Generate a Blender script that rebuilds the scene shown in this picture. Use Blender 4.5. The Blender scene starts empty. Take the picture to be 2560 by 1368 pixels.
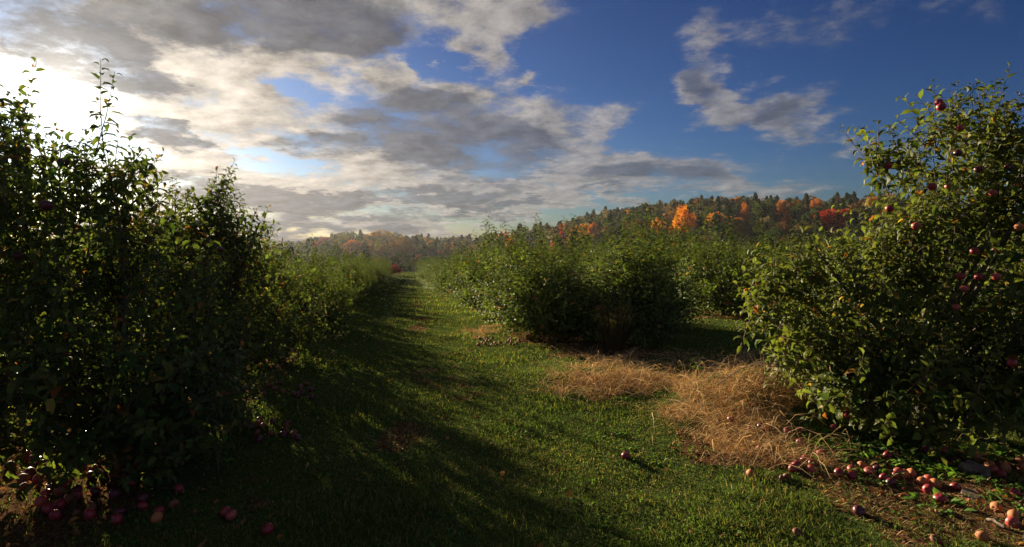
import bpy, math, random
import numpy as np
from mathutils import Vector, Matrix
R = math.radians
rng = np.random.default_rng(7)
random.seed(7)
sc = bpy.context.scene
C = bpy.context.scene.collection

# ------------------------------------------------------------------ camera, light, exposure
FOC, PX, PY, HOR, EYE = 1525.0, 1280.0, 684.0, 600.0, 1.7     # photograph pixels, metres
PITCH = math.atan((PY - HOR) / FOC)
SUN_AZ, SUN_EL = -36.0, 11.5                                   # degrees, 0 = along +Y, + = towards +X
cam = bpy.data.objects.new('camera', bpy.data.cameras.new('camera')); C.objects.link(cam)
cam.data.sensor_width = 36; cam.data.lens = 36 * FOC / 2560
cam.data.clip_start = .05; cam.data.clip_end = 9000
cam.location = (0, 0, EYE); cam.rotation_euler = (R(90) - PITCH, 0, 0)
sc.camera = cam
sd = Vector((math.sin(R(SUN_AZ)) * math.cos(R(SUN_EL)), math.cos(R(SUN_AZ)) * math.cos(R(SUN_EL)), math.sin(R(SUN_EL))))
sl = bpy.data.lights.new('sun', 'SUN'); sl.energy = 5.0; sl.angle = R(.6); sl.color = (1, .8, .55)
sun = bpy.data.objects.new('sun', sl); C.objects.link(sun); sun.rotation_euler = (-sd).to_track_quat('-Z', 'Y').to_euler()
sc.view_settings.view_transform = 'Standard'; sc.view_settings.look = 'None'
sc.view_settings.gamma = 1; sc.view_settings.use_curve_mapping = False
sc.view_settings.exposure = 1.6
cy = sc.cycles
cy.use_denoising = True; cy.max_bounces = 7; cy.diffuse_bounces = 5; cy.glossy_bounces = 2
cy.transmission_bounces = 4; cy.volume_bounces = 0; cy.transparent_max_bounces = 4
cy.sample_clamp_indirect = 4; cy.use_adaptive_sampling = True; cy.adaptive_threshold = .015
cy.caustics_reflective = False; cy.caustics_refractive = False

def pdir(px, py):
    a, b = (px - PX) / FOC, (py - PY) / FOC
    cp, sp = math.cos(PITCH), math.sin(PITCH)
    return np.array([a, cp - b * sp, -sp - b * cp])
def at(px, py, Y):                          # point seen at that pixel, at distance Y ahead
    d = pdir(px, py); return np.array([0, 0, EYE]) + d * (Y / d[1])
def azel(px, py):
    d = pdir(px, py); d = d / np.linalg.norm(d)
    return math.degrees(math.atan2(d[0], d[1])), math.degrees(math.asin(d[2]))

# ------------------------------------------------------------------ node helpers
class NT:
    def __init__(s, tree): s.t = tree; s.t.nodes.clear()
    def n(s, typ, **kw):
        nd = s.t.nodes.new(typ)
        for k, v in kw.items():
            if k.startswith('i_'):
                k = k[2:]; k = int(k) if k.isdigit() else k.replace('_', ' ')
                s.set(nd.inputs[k], v)
            else: setattr(nd, k, v)
        return nd
    def set(s, sock, v):
        if isinstance(v, bpy.types.NodeSocket): s.t.links.new(v, sock)
        elif isinstance(v, bpy.types.Node): s.t.links.new(v.outputs[0], sock)
        else: sock.default_value = v
    def m(s, op, a, b=0.0, c=None, clamp=False):
        nd = s.n('ShaderNodeMath', operation=op, use_clamp=clamp); s.set(nd.inputs[0], a); s.set(nd.inputs[1], b)
        if c is not None: s.set(nd.inputs[2], c)
        return nd.outputs[0]
    def mix(s, f, a, b, typ='MIX'):
        nd = s.n('ShaderNodeMix', data_type='RGBA', blend_type=typ); s.set(nd.inputs[0], f); s.set(nd.inputs[6], a); s.set(nd.inputs[7], b)
        return nd.outputs[2]
    def ss(s, x, lo, hi, a=0.0, b=1.0):
        nd = s.n('ShaderNodeMapRange', interpolation_type='SMOOTHSTEP'); s.set(nd.inputs[0], x)
        for i, v in enumerate((lo, hi, a, b)): s.set(nd.inputs[i + 1], v)
        return nd.outputs[0]
    def noise(s, vec, scale, detail=4, rough=.55, dist=0.0):
        nd = s.n('ShaderNodeTexNoise', i_Scale=scale, i_Detail=detail, i_Roughness=rough, i_Distortion=dist)
        if vec is not None: s.set(nd.inputs['Vector'], vec)
        return nd.outputs[0]
def rgb(*c): return (c[0], c[1], c[2], 1)

# ------------------------------------------------------------------ world: clear sky with broken clouds
w = bpy.data.worlds.new('World'); sc.world = w; w.use_nodes = True
T = NT(w.node_tree)
SKY_S = .06
sky = T.n('ShaderNodeTexSky', sky_type='NISHITA', sun_disc=False, sun_elevation=R(SUN_EL), sun_rotation=R(SUN_AZ), altitude=100, air_density=1.0, dust_density=.6, ozone_density=3.0)
tc = T.n('ShaderNodeTexCoord'); dirv = tc.outputs['Generated']
sep = T.n('ShaderNodeSeparateXYZ', i_0=dirv)
X, Y, Z = sep.outputs
az = T.m('MULTIPLY', T.m('ARCTAN2', X, Y), 57.2958)
el = T.m('MULTIPLY', T.m('ARCSINE', Z), 57.2958)
zz = T.m('ADD', T.m('MAXIMUM', Z, 0.0), .20)
pl = T.n('ShaderNodeCombineXYZ', i_0=T.m('DIVIDE', X, zz), i_1=T.m('DIVIDE', Y, zz), i_2=0.0).outputs[0]
n1 = T.noise(pl, 1.8, 9, .62, .25)
n2 = T.noise(pl, 6.0, 8, .66, .15)
n3 = T.noise(T.n('ShaderNodeVectorMath', operation='ADD', i_0=pl, i_1=(13, 5, 2)).outputs[0], 2.2, 7, .6, .2)
wn = T.n('ShaderNodeTexNoise', i_Scale=1.6, i_Detail=4.0); T.set(wn.inputs['Vector'], pl)
wv = T.n('ShaderNodeVectorMath', operation='SUBTRACT', i_0=wn.outputs['Color'], i_1=(.5, .5, .5)).outputs[0]
wv = T.n('ShaderNodeVectorMath', operation='MULTIPLY', i_0=wv, i_1=(11, 5, 0)).outputs[0]
uv0 = T.n('ShaderNodeCombineXYZ', i_0=az, i_1=el, i_2=0.0).outputs[0]
wn2 = T.n('ShaderNodeTexNoise', i_Scale=7.0, i_Detail=6.0, i_Roughness=.65); T.set(wn2.inputs['Vector'], pl)
wv2 = T.n('ShaderNodeVectorMath', operation='SUBTRACT', i_0=wn2.outputs['Color'], i_1=(.5, .5, .5)).outputs[0]
wv2 = T.n('ShaderNodeVectorMath', operation='MULTIPLY', i_0=wv2, i_1=(7, 3.2, 0)).outputs[0]
uv = T.n('ShaderNodeVectorMath', operation='ADD', i_0=uv0, i_1=wv).outputs[0]
uv = T.n('ShaderNodeVectorMath', operation='ADD', i_0=uv, i_1=wv2).outputs[0]
def blobs(lst):
    tot = None
    for (cx, cyy, rx, ry, rot, wt) in lst:
        a, e = azel(cx, cyy)
        k = 57.3 / FOC * math.cos(R(a)) ** 1.5
        mp = T.n('ShaderNodeMapping', vector_type='TEXTURE'); T.set(mp.inputs[0], uv)
        mp.inputs['Location'].default_value = (a, e, 0); mp.inputs['Rotation'].default_value = (0, 0, R(-rot)); mp.inputs['Scale'].default_value = (rx * k * 1.25, ry * k * 1.25, 1)
        g = T.n('ShaderNodeTexGradient', gradient_type='SPHERICAL'); T.set(g.inputs[0], mp.outputs[0])
        v = T.m('MULTIPLY', g.outputs['Fac'], wt)
        tot = v if tot is None else T.m('ADD', tot, v)
    return tot
COVER = [  # px, py, half width, half height, tilt (down to the right +), weight
 (120,60,560,230,10,1.6),(560,60,520,150,4,1.5),(850,20,260,110,0,1.2),(420,200,420,110,22,1.3),(700,290,360,60,14,1.0),
 (420,335,170,60,14,1.3),(900,330,420,90,0,1.1),(1120,350,330,150,8,2.2),(1290,395,150,80,0,1.2),
 (1460,345,110,90,20,.9),(1600,432,270,60,4,1.3),(1480,420,120,50,0,.8),(1840,455,140,24,3,.7),(2030,462,110,22,0,.6),
 (1760,200,90,110,-30,.8),(1860,255,190,50,22,.75),(2010,280,100,65,-10,.75),(1740,40,80,60,0,.5),(2105,345,40,24,0,.5),
 (1180,40,130,90,30,.9),(1330,20,130,50,0,.8),(1200,110,90,50,30,.9),(965,170,70,42,20,.95),(800,190,60,30,10,.5),(1060,145,30,18,0,.6),(1320,210,26,18,0,.6),
 (790,225,200,70,10,-.75),(1010,150,200,100,0,-.9),(640,382,170,44,4,-.6),(1000,255,200,30,0,-.5),(480,430,240,50,4,1.1),(700,445,260,40,6,1.0),(620,500,320,55,2,1.1),(950,480,330,45,-4,1.2),(1180,480,230,40,0,1.1),
 (900,530,520,40,0,1.2),(1250,520,300,28,-3,1.1),(1530,490,110,24,2,1.0),(700,560,500,30,0,.9),(640,588,620,46,0,1.3),(120,400,240,60,8,.7),(1400,508,110,30,0,.7),(2300,350,220,24,0,.45)]
DARK = [
 (190,105,330,85,16,2.2),(620,35,480,85,-4,2.0),(420,335,130,42,14,1.8),(1110,330,270,110,12,2.3),(1240,390,120,50,0,1.2),(760,350,110,40,0,1.0),
 (1620,435,230,36,4,1.1),(600,500,280,40,2,1.1),(430,440,110,32,8,1.1),(960,500,330,24,0,1.1),(1150,480,180,18,0,.9),(1000,545,520,18,0,1.0),(1260,512,220,14,0,1.0),(1530,486,90,14,2,1.0),
 (620,590,640,42,0,1.1),(1750,190,70,90,-30,1.0),(1950,280,150,60,10,1.1)]
cov = blobs(COVER); drk = blobs(DARK)
off = T.m('MAXIMUM', T.ss(T.m('ABSOLUTE', az), 42, 60, 0, .32), T.ss(el, 27, 40, 0, .38))                # broken cloud beyond the frame; overhead cover added to raise ambient in the shade
nn = T.m('ADD', T.m('MULTIPLY', n1, .6), T.m('MULTIPLY', n2, .4))
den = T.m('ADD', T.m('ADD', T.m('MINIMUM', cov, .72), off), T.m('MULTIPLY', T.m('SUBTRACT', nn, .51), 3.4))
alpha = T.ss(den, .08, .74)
sunp = unit_s = (sd.x / (sd.z + .2), sd.y / (sd.z + .2), 0)
tow = T.n('ShaderNodeVectorMath', operation='NORMALIZE', i_0=T.n('ShaderNodeVectorMath', operation='SUBTRACT', i_0=sunp, i_1=pl).outputs[0]).outputs[0]
pl2 = T.n('ShaderNodeVectorMath', operation='ADD', i_0=pl, i_1=T.n('ShaderNodeVectorMath', operation='SCALE', i_0=tow, i_Scale=.07).outputs[0]).outputs[0]
n1b = T.noise(pl2, 1.8, 9, .62, .25); n2b = T.noise(pl2, 6.0, 8, .66, .15)
relief = T.m('MULTIPLY', T.m('SUBTRACT', nn, T.m('ADD', T.m('MULTIPLY', n1b, .6), T.m('MULTIPLY', n2b, .4))), 4.2)
relief = T.m('MINIMUM', T.m('MAXIMUM', T.m('ADD', relief, 1.0), .55), 1.7)
sdot = T.n('ShaderNodeVectorMath', operation='DOT_PRODUCT', i_0=dirv, i_1=tuple(sd)).outputs['Value']
ang = T.m('MULTIPLY', T.m('ARCCOSINE', T.m('MINIMUM', sdot, .99999)), 57.2958)
near = T.m('EXPONENT', T.m('MULTIPLY', ang, -1 / 9.0))
wide = T.m('EXPONENT', T.m('MULTIPLY', ang, -1 / 38.0))        # forward scattering in the cloud round the sun
k = .355 / SKY_S
bright = T.mix(wide, rgb(.13 * k, .135 * k, .155 * k), rgb(.60 * k, .53 * k, .45 * k)); bright = T.mix(near, bright, rgb(1.0 * k, .88 * k, .72 * k))
dark = T.mix(wide, rgb(.075 * k, .085 * k, .115 * k), rgb(.15 * k, .15 * k, .165 * k)); dark = T.mix(near, dark, rgb(.21 * k, .205 * k, .21 * k))
back = T.ss(ang, 85, 140)                                    # unseen front-lit clouds behind the camera, brightened to lift the shaded sides
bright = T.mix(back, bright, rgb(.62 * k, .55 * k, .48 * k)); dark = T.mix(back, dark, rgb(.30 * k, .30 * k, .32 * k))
dk = T.ss(T.m('ADD', T.m('ADD', T.m('MULTIPLY', T.m('MINIMUM', drk, .9), 1.3), T.m('MULTIPLY', T.m('SUBTRACT', n3, .5), 2.2)), T.m('MULTIPLY', T.m('SUBTRACT', den, .95), .7)), .1, .9)
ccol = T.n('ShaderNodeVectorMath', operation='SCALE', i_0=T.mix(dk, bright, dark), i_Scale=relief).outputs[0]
skyc = T.n('ShaderNodeMix', data_type='RGBA', blend_type='MULTIPLY'); T.set(skyc.inputs[0], 1.0); T.set(skyc.inputs[6], sky); skyc.inputs[7].default_value = rgb(.66, .83, 1.12)
gam = T.n('ShaderNodeGamma', i_0=T.n('ShaderNodeVectorMath', operation='SCALE', i_0=skyc.outputs[2], i_Scale=SKY_S).outputs[0], i_1=1.45)
skyd = T.n('ShaderNodeVectorMath', operation='SCALE', i_0=gam.outputs[0], i_Scale=1.45 * k).outputs[0]
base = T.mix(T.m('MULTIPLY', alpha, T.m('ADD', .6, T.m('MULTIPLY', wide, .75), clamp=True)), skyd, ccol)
glow = T.m('ADD', T.m('MULTIPLY', T.m('EXPONENT', T.m('MULTIPLY', T.m('MULTIPLY', ang, ang), -1 / 6.0)), 3.2 * k), T.m('MULTIPLY', T.m('EXPONENT', T.m('MULTIPLY', ang, -1 / 3.2)), .7 * k))
gc = T.n('ShaderNodeVectorMath', operation='SCALE'); gc.inputs[0].default_value = (1, .93, .8); T.set(gc.inputs['Scale'], T.m('MULTIPLY', glow, T.m('SUBTRACT', 1.0, T.m('MULTIPLY', T.m('MULTIPLY', dk, alpha), .85))))
fin = T.n('ShaderNodeVectorMath', operation='ADD', i_0=base, i_1=gc.outputs[0]).outputs[0]
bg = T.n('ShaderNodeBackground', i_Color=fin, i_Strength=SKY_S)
T.n('ShaderNodeOutputWorld', i_Surface=bg)

# ------------------------------------------------------------------ object helpers
def tag(o, label=None, cat=None, group=None, kind=None):
    if label: o['label'] = label
    if cat: o['category'] = cat
    if group: o['group'] = group
    if kind: o['kind'] = kind
    return o
def empty(name, loc, label=None, cat=None, group=None):
    o = bpy.data.objects.new(name, None); C.objects.link(o); o.location = tuple(map(float, loc)); o.empty_display_size = .2
    return tag(o, label, cat, group)
def mesh(name, v, f, mat=None, col=None, smooth=False):
    """v (N,3), f (M,k) numpy or list of such arrays, col (M,3) per face"""
    fs = f if isinstance(f, list) else [f]
    me = bpy.data.meshes.new(name)
    v = np.asarray(v, dtype=np.float32)
    me.vertices.add(len(v)); me.vertices.foreach_set('co', v.ravel())
    idx = np.concatenate([a.ravel() for a in fs]).astype(np.int32)
    cnt = np.concatenate([np.full(len(a), a.shape[1]) for a in fs]).astype(np.int32)
    st = np.concatenate([[0], np.cumsum(cnt)[:-1]]).astype(np.int32)
    me.loops.add(len(idx)); me.loops.foreach_set('vertex_index', idx)
    me.polygons.add(len(cnt)); me.polygons.foreach_set('loop_start', st)
    try: me.polygons.foreach_set('loop_total', cnt)
    except Exception: pass
    if smooth: me.polygons.foreach_set('use_smooth', np.ones(len(cnt), dtype=bool))
    if col is not None:
        at_ = me.attributes.new('col', 'FLOAT_COLOR', 'FACE')
        c4 = np.ones((len(cnt), 4), dtype=np.float32); c4[:, :3] = col; at_.data.foreach_set('color', c4.ravel())
    me.update(calc_edges=True)
    if mat: me.materials.append(mat)
    return me
def obj(name, me, parent=None, loc=None):
    o = bpy.data.objects.new(name, me); C.objects.link(o)
    if parent is not None: o.parent = parent
    if loc is not None: o.location = tuple(map(float, loc))
    return o
def unit(a): return a / np.maximum(np.linalg.norm(a, axis=-1, keepdims=True), 1e-9)

# ------------------------------------------------------------------ materials
def new_mat(name):
    m = bpy.data.materials.new(name); m.use_nodes = True; return m, NT(m.node_tree)
def leaf_material(name, source, gloss=.05, rough=.58, trans=.48, back=.45, warm=(1.25, 1.25, .55)):
    m, t = new_mat(name)
    if source == 'attr': c = t.n('ShaderNodeAttribute', attribute_name='col').outputs['Color']
    elif source == 'tint':
        a = t.n('ShaderNodeAttribute', attribute_name='col').outputs['Color']
        c = t.mix(1.0, a, t.n('ShaderNodeObjectInfo').outputs['Color'], 'MULTIPLY')
    else:
        r = t.n('ShaderNodeValToRGB', i_0=t.n('ShaderNodeObjectInfo').outputs['Random'])
        cr = r.color_ramp; cr.elements[0].color = rgb(.028, .062, .014); cr.elements[1].position = 1; cr.elements[1].color = rgb(.36, .13, .03)
        for p, q in ((.5, (.05, .095, .022)), (.82, (.085, .115, .032)), (.95, (.15, .15, .04)), (.985, (.34, .24, .05))):
            e = cr.elements.new(p); e.color = rgb(*q)
        c = r.outputs[0]
    g = t.n('ShaderNodeNewGeometry')
    bk = t.mix(g.outputs['Backfacing'], c, t.mix(back, c, rgb(.33, .34, .20)))
    d = t.n('ShaderNodeBsdfDiffuse', i_Color=bk)
    tr = t.n('ShaderNodeBsdfTranslucent', i_Color=t.mix(1.0, c, rgb(*warm), 'MULTIPLY'))
    mx = t.n('ShaderNodeMixShader', i_0=trans, i_1=d, i_2=tr)
    gl = t.n('ShaderNodeBsdfGlossy', i_Color=rgb(.9, .92, .9), i_Roughness=rough)
    fr = t.n('ShaderNodeFresnel', i_IOR=1.4)
    f2 = t.m('MULTIPLY', t.m('MULTIPLY', t.m('MINIMUM', fr.outputs[0], .35), gloss * 4.5), t.m('SUBTRACT', 1.0, t.m('MULTIPLY', g.outputs['Backfacing'], .75)), clamp=True)
    t.n('ShaderNodeOutputMaterial', i_Surface=t.n('ShaderNodeMixShader', i_0=f2, i_1=mx, i_2=gl))
    return m
M = {}
M['leaf'] = leaf_material('apple_leaf', 'attr')
M['leaf_one'] = leaf_material('apple_leaf_single', 'random')
M['forest'] = leaf_material('forest_leaf', 'tint', gloss=0, rough=.6, trans=.3, back=.1, warm=(1.2, 1.1, .7))
M['grass'] = leaf_material('grass_blade', 'attr', gloss=0, rough=.5, trans=.45, back=0, warm=(1.25, 1.3, .6))
M['straw'] = leaf_material('dry_straw', 'attr', gloss=.02, rough=.4, trans=.25, back=0, warm=(1.2, 1, .7))
def bark(name, a, b, sc_=30):
    m, t = new_mat(name)
    tcn = t.n('ShaderNodeTexCoord').outputs['Object']
    mp = t.n('ShaderNodeMapping', i_0=tcn); mp.inputs['Scale'].default_value = (1, 1, .35)
    n = t.noise(mp.outputs[0], sc_, 6, .65)
    c = t.mix(t.ss(n, .35, .65), rgb(*a), rgb(*b))
    bp = t.n('ShaderNodeBump', i_Strength=.6, i_Distance=.01, i_Height=n)
    p = t.n('ShaderNodeBsdfPrincipled', i_Base_Color=c, i_Roughness=.85, i_Normal=bp)
    t.n('ShaderNodeOutputMaterial', i_Surface=p); return m
M['bark'] = bark('apple_bark', (.05, .038, .03), (.16, .13, .105))
M['twig'] = bark('twig_bark', (.07, .04, .028), (.15, .09, .06), 60)
M['wood'] = bark('weathered_wood', (.22, .16, .11), (.42, .34, .25), 25)
M['trunk'] = bark('forest_bark', (.06, .05, .045), (.14, .12, .10), 3)
def rock():
    m, t = new_mat('flat_stone')
    n = t.noise(t.n('ShaderNodeTexCoord').outputs['Object'], 18, 8, .7)
    c = t.mix(t.ss(n, .3, .7), rgb(.09, .065, .045), rgb(.27, .20, .14))
    p = t.n('ShaderNodeBsdfPrincipled', i_Base_Color=c, i_Roughness=.9, i_Normal=t.n('ShaderNodeBump', i_Strength=.7, i_Distance=.01, i_Height=n))
    t.n('ShaderNodeOutputMaterial', i_Surface=p); return m
M['rock'] = rock()
def apple_mat(name, a, b, c_, rot=0):
    m, t = new_mat(name)
    oc = t.n('ShaderNodeTexCoord').outputs['Object']
    off = t.n('ShaderNodeVectorMath', operation='ADD', i_0=oc, i_1=t.n('ShaderNodeObjectInfo').outputs['Random']).outputs[0]
    mp = t.n('ShaderNodeMapping', i_0=off); mp.inputs['Scale'].default_value = (1, 1, .25)
    st = t.noise(mp.outputs[0], 90, 5, .6); big = t.noise(off, 14, 3, .5)
    c = t.mix(t.ss(st, .35, .7), rgb(*a), rgb(*b)); c = t.mix(t.ss(big, .5, .72), c, rgb(*c_))
    dots = t.n('ShaderNodeTexVoronoi', i_Scale=170.0); t.set(dots.inputs['Vector'], off)
    c = t.mix(t.ss(dots.outputs['Distance'], .25, .12, 0, .45), c, rgb(.5, .35, .22))
    if rot:
        c = t.mix(t.ss(t.noise(off, 30, 6, .7), .5, .6), c, rgb(.11, .045, .02))
    p = t.n('ShaderNodeBsdfPrincipled', i_Base_Color=c, i_Roughness=.42 if not rot else .7)
    t.n('ShaderNodeOutputMaterial', i_Surface=p); return m
M['red'] = apple_mat('red_apple_skin', (.20, .008, .018), (.36, .03, .04), (.13, .006, .02))
M['pink'] = apple_mat('pink_red_apple_skin', (.34, .03, .035), (.42, .09, .06), (.38, .15, .07))
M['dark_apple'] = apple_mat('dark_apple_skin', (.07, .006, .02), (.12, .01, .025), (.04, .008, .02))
M['orange_apple'] = apple_mat('rotting_orange_apple_skin', (.45, .14, .04), (.55, .22, .06), (.35, .06, .02), 1)
M['brown_apple'] = apple_mat('rotten_brown_apple_skin', (.16, .05, .02), (.24, .08, .03), (.09, .03, .015), 1)

# ------------------------------------------------------------------ terrain
def sstep(x, a, b):
    t = np.clip((x - a) / (b - a), 0, 1); return t * t * (3 - 2 * t)
_ph = rng.uniform(0, 6.28, (40, 2)); _dr = rng.uniform(0, 6.28, 40)
def wob(x, y, f0, n=8, seed=0):
    s = 0; a = 1; f = f0; tot = 0
    for i in range(n):
        j = (i + seed * 5) % 40
        s = s + a * np.sin((x * math.cos(_dr[j]) + y * math.sin(_dr[j])) * f + _ph[j, 0]) ; tot += a; a *= .8; f *= 1.35
    return s / tot
RIDGE_PX = np.array([-3000, 0, 500, 720, 800, 870, 1000, 1100, 1200, 1300, 1400, 1500, 1620, 1750, 1900, 2050, 2200, 2560, 5000.])
RIDGE_PY = np.array([640, 625, 615, 606, 590, 578, 582, 592, 588, 570, 552, 526, 508, 494, 490, 490, 486, 492, 560.])
RAZ = np.degrees(np.arctan((RIDGE_PX - PX) / FOC))
def ridge_el(azd):                                        # tangent of the elevation of the tree tops on the ridge
    return np.interp(azd, RAZ, (HOR - RIDGE_PY) / FOC) * np.cos(np.radians(np.clip(azd, -60, 60)))
MOUND = None
def G(x, y):
    x = np.asarray(x, float); y = np.asarray(y, float)
    z = -1.8 * sstep(y, 6, 50) + .035 * wob(x, y, .9, 8, 1) * sstep(np.hypot(x, y), .5, 3)
    z = z + .012 * wob(x, y, 7.0, 8, 3)
    r = np.hypot(x, y); azd = np.degrees(np.arctan2(x, y))
    valley = -14.0
    z = z + (valley + 1.8) * sstep(y, 66, 130)
    top = EYE + ridge_el(azd) * 360 - 10.0
    f = np.clip((y + 40) / 90, 0, 1)
    hf_ = np.clip((r - 120) / 230, 0, 1); hf_ = hf_ * (1.25 - .25 * hf_)
    h = (top - valley) * hf_ * f
    z = z + np.maximum(h, 0)
    # dry grass mound on the right and soft berms under the rows
    z = z + .30 * np.exp(-(((x - 2.55) / .75) ** 2 + ((y - 6.3) / .75) ** 2))
    z = z + .12 * np.exp(-(((x - 1.0) / .9) ** 2 + ((y - 7.3) / .7) ** 2))
    return z
def G1(x, y): return float(G(np.array([x]), np.array([y]))[0])
def hit(px, py):                                          # where that pixel meets the ground
    d = pdir(px, py); o = np.array([0, 0, EYE]); t0 = 0
    ts = np.concatenate([np.linspace(1, 30, 1500), np.linspace(30, 400, 3000)])
    p = o + ts[:, None] * d; below = p[:, 2] < G(p[:, 0], p[:, 1])
    i = int(np.argmax(below)); q = p[i]
    return np.array([q[0], q[1], G1(q[0], q[1])])

# ground cover fields, in metres on the ground
def ell(x, y, cx, cy_, rx, ry, rot=0):
    c, s = math.cos(rot), math.sin(rot); u = ((x - cx) * c + (y - cy_) * s) / rx; v = (-(x - cx) * s + (y - cy_) * c) / ry
    return 1 - np.sqrt(u * u + v * v)
def straw_f(x, y):
    w_ = .55 * wob(x, y, 2.2, 8, 2) + .55 * wob(x, y, 6, 8, 6)
    a = ell(x, y, 2.55, 6.0, 1.15, 1.2)
    a = np.maximum(a, ell(x, y, 1.35, 6.9, 1.45, .9)); a = np.maximum(a, ell(x, y, 1.95, 5.2, .6, 1.1, .3))
    a = np.maximum(a, ell(x, y, 2.8, 8.2, 2.2, 1.1) * .7)
    a = np.maximum(a, ell(x, y, -.55, 11.6, .5, 1.7) * .8); a = np.maximum(a, ell(x, y, 6.3, 14.4, 2.6, .9) * .9)
    return sstep(a + w_, -.05, .95)
def soil_f(x, y):
    w_ = .3 * wob(x, y, 2.7, 8, 4)
    a = ell(x, y, 3.1, 4.1, 1.75, 1.3, -.15); a = np.maximum(a, ell(x, y, 1.9, 4.9, .8, .8))
    row_l = 1 - np.abs(x + 2.6 + .1836 * y) / 1.5; row_r = 1 - np.abs(x - 3.0 + .1836 * y) / 1.35
    a = np.maximum(a, row_l * .9); a = np.maximum(a, np.where(y > 8.8, row_r * .85, -1))
    a = np.maximum(a, np.where(y > 10, 1 - np.abs(x - 8.6 + .1836 * y) / 1.3, -1) * .8)
    a = np.maximum(a, ell(x, y, -.9, 4.8, .7, 2.2, -.2) * .3)
    lane = np.exp(-((x - .55 + .1836 * y) / .55) ** 2) * .26 + np.exp(-((x + 1.0 + .1836 * y) / .5) ** 2) * .12
    a = np.maximum(a, lane * (y < 40))
    return sstep(a + w_, .15, .5)
na, nr = 420, 430
aa = np.radians(np.concatenate([np.linspace(-180, -62, 25, endpoint=False), np.linspace(-62, 62, na - 50), np.linspace(62, 180, 26)[1:]]))
rr = np.concatenate([[0.0], np.geomspace(.4, 6000, nr)])
AA, RR = np.meshgrid(aa, rr); gx, gy = RR * np.sin(AA), RR * np.cos(AA)
gz = G(gx, gy)
nc = len(aa); ii, jj = np.meshgrid(np.arange(len(rr) - 1), np.arange(nc - 1), indexing='ij')
q = np.stack([ii * nc + jj, ii * nc + jj + 1, (ii + 1) * nc + jj + 1, (ii + 1) * nc + jj], -1).reshape(-1, 4)
def ground_mat():
    m, t = new_mat('orchard_ground')
    pos = t.n('ShaderNodeNewGeometry').outputs['Position']
    a = t.n('ShaderNodeAttribute', attribute_name='cover'); s = t.n('ShaderNodeSeparateColor', i_0=a.outputs['Color'])
    n_f = t.noise(pos, 26, 8, .7); n_m = t.noise(pos, 3.0, 6, .65); n_v = t.noise(pos, 90, 4, .6)
    grass = t.mix(t.ss(n_f, .35, .68), rgb(.035, .058, .014), rgb(.09, .125, .034)); grass = t.mix(t.ss(n_m, .5, .75), grass, rgb(.10, .10, .035))
    soil = t.mix(t.ss(n_f, .35, .65), rgb(.045, .026, .014), rgb(.15, .085, .045)); soil = t.mix(t.ss(n_v, .55, .7), soil, rgb(.24, .15, .075))
    strw = t.mix(t.ss(n_v, .35, .65), rgb(.16, .10, .045), rgb(.42, .27, .13))
    c = t.mix(t.ss(t.m('ADD', s.outputs[1], t.m('MULTIPLY', t.m('SUBTRACT', n_m, .5), .8)), .35, .65), grass, soil)
    c = t.mix(t.ss(t.m('ADD', s.outputs[0], t.m('MULTIPLY', t.m('SUBTRACT', n_m, .5), .8)), .35, .65), c, strw)
    wood = t.mix(t.ss(t.noise(pos, .15, 4, .6), .4, .6), rgb(.035, .04, .015), rgb(.07, .05, .025))
    c = t.mix(s.outputs[2], c, wood)
    bp = t.n('ShaderNodeBump', i_Strength=.9, i_Distance=.03, i_Height=n_f)
    p = t.n('ShaderNodeBsdfPrincipled', i_Base_Color=c, i_Roughness=.95, i_Normal=bp); p.inputs['Specular IOR Level'].default_value = .0
    t.n('ShaderNodeOutputMaterial', i_Surface=p); return m
me = mesh('ground', np.stack([gx, gy, gz], -1).reshape(-1, 3), q, ground_mat(), smooth=True)
ca = me.attributes.new('cover', 'FLOAT_COLOR', 'POINT')
cc = np.ones((gx.size, 4), np.float32); cc[:, 0] = straw_f(gx, gy).ravel(); cc[:, 1] = soil_f(gx, gy).ravel(); cc[:, 2] = sstep(gy, 100, 130).ravel() 
cc[:, 2] = np.maximum(cc[:, 2], sstep(np.abs(gx).ravel(), 120, 160))
ca.data.foreach_set('color', cc.ravel())
tag(obj('ground', me), 'orchard ground with grass lane, bare soil and wooded hill', kind='structure')

# ------------------------------------------------------------------ leaves, shoots, tubes
def leaf_tpl(fold=.35, curl=.9, wid=.5, low=False, twist=0.0):
    """unit-length leaf along +y, upper side +z, base at origin, arching down to the tip"""
    if low: st = [(.0, .02), (.5, 1.0), (1, .0)]
    else: st = [(.0, .04), (.3, .9), (.65, .85), (1, 0)]
    vs = []; yy = 0; zz_ = 0; prev = 0
    for i, (t, wd) in enumerate(st):
        if i:
            dl = t - prev; a = curl * (t + prev) / 2 * 1.5 - .25
            yy += dl * math.cos(a); zz_ -= dl * math.sin(a)
        prev = t; hw = wid * .5 * wd
        if i == 0 or i == len(st) - 1: vs.append((0, yy, zz_))
        else:
            vs += [(-hw, yy, zz_ + hw * fold), (0, yy, zz_), (hw, yy, zz_ + hw * fold * (1 + twist))]
    if low: fs = [(0, 2, 1), (0, 3, 2), (1, 2, 4), (2, 3, 4)]
    else: fs = [(0, 2, 1), (0, 3, 2), (1, 2, 5), (1, 5, 4), (2, 3, 6), (2, 6, 5), (4, 5, 7), (5, 6, 7)]
    return np.array(vs, float), np.array(fs, int)
TPL = [leaf_tpl(.5, .8, .5), leaf_tpl(.7, 1.15, .46), leaf_tpl(.3, .45, .54), leaf_tpl(.9, 1.4, .42, twist=-.6)]
TPL_LOW = [leaf_tpl(.5, .8, .55, True), leaf_tpl(.8, 1.2, .5, True)]
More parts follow.
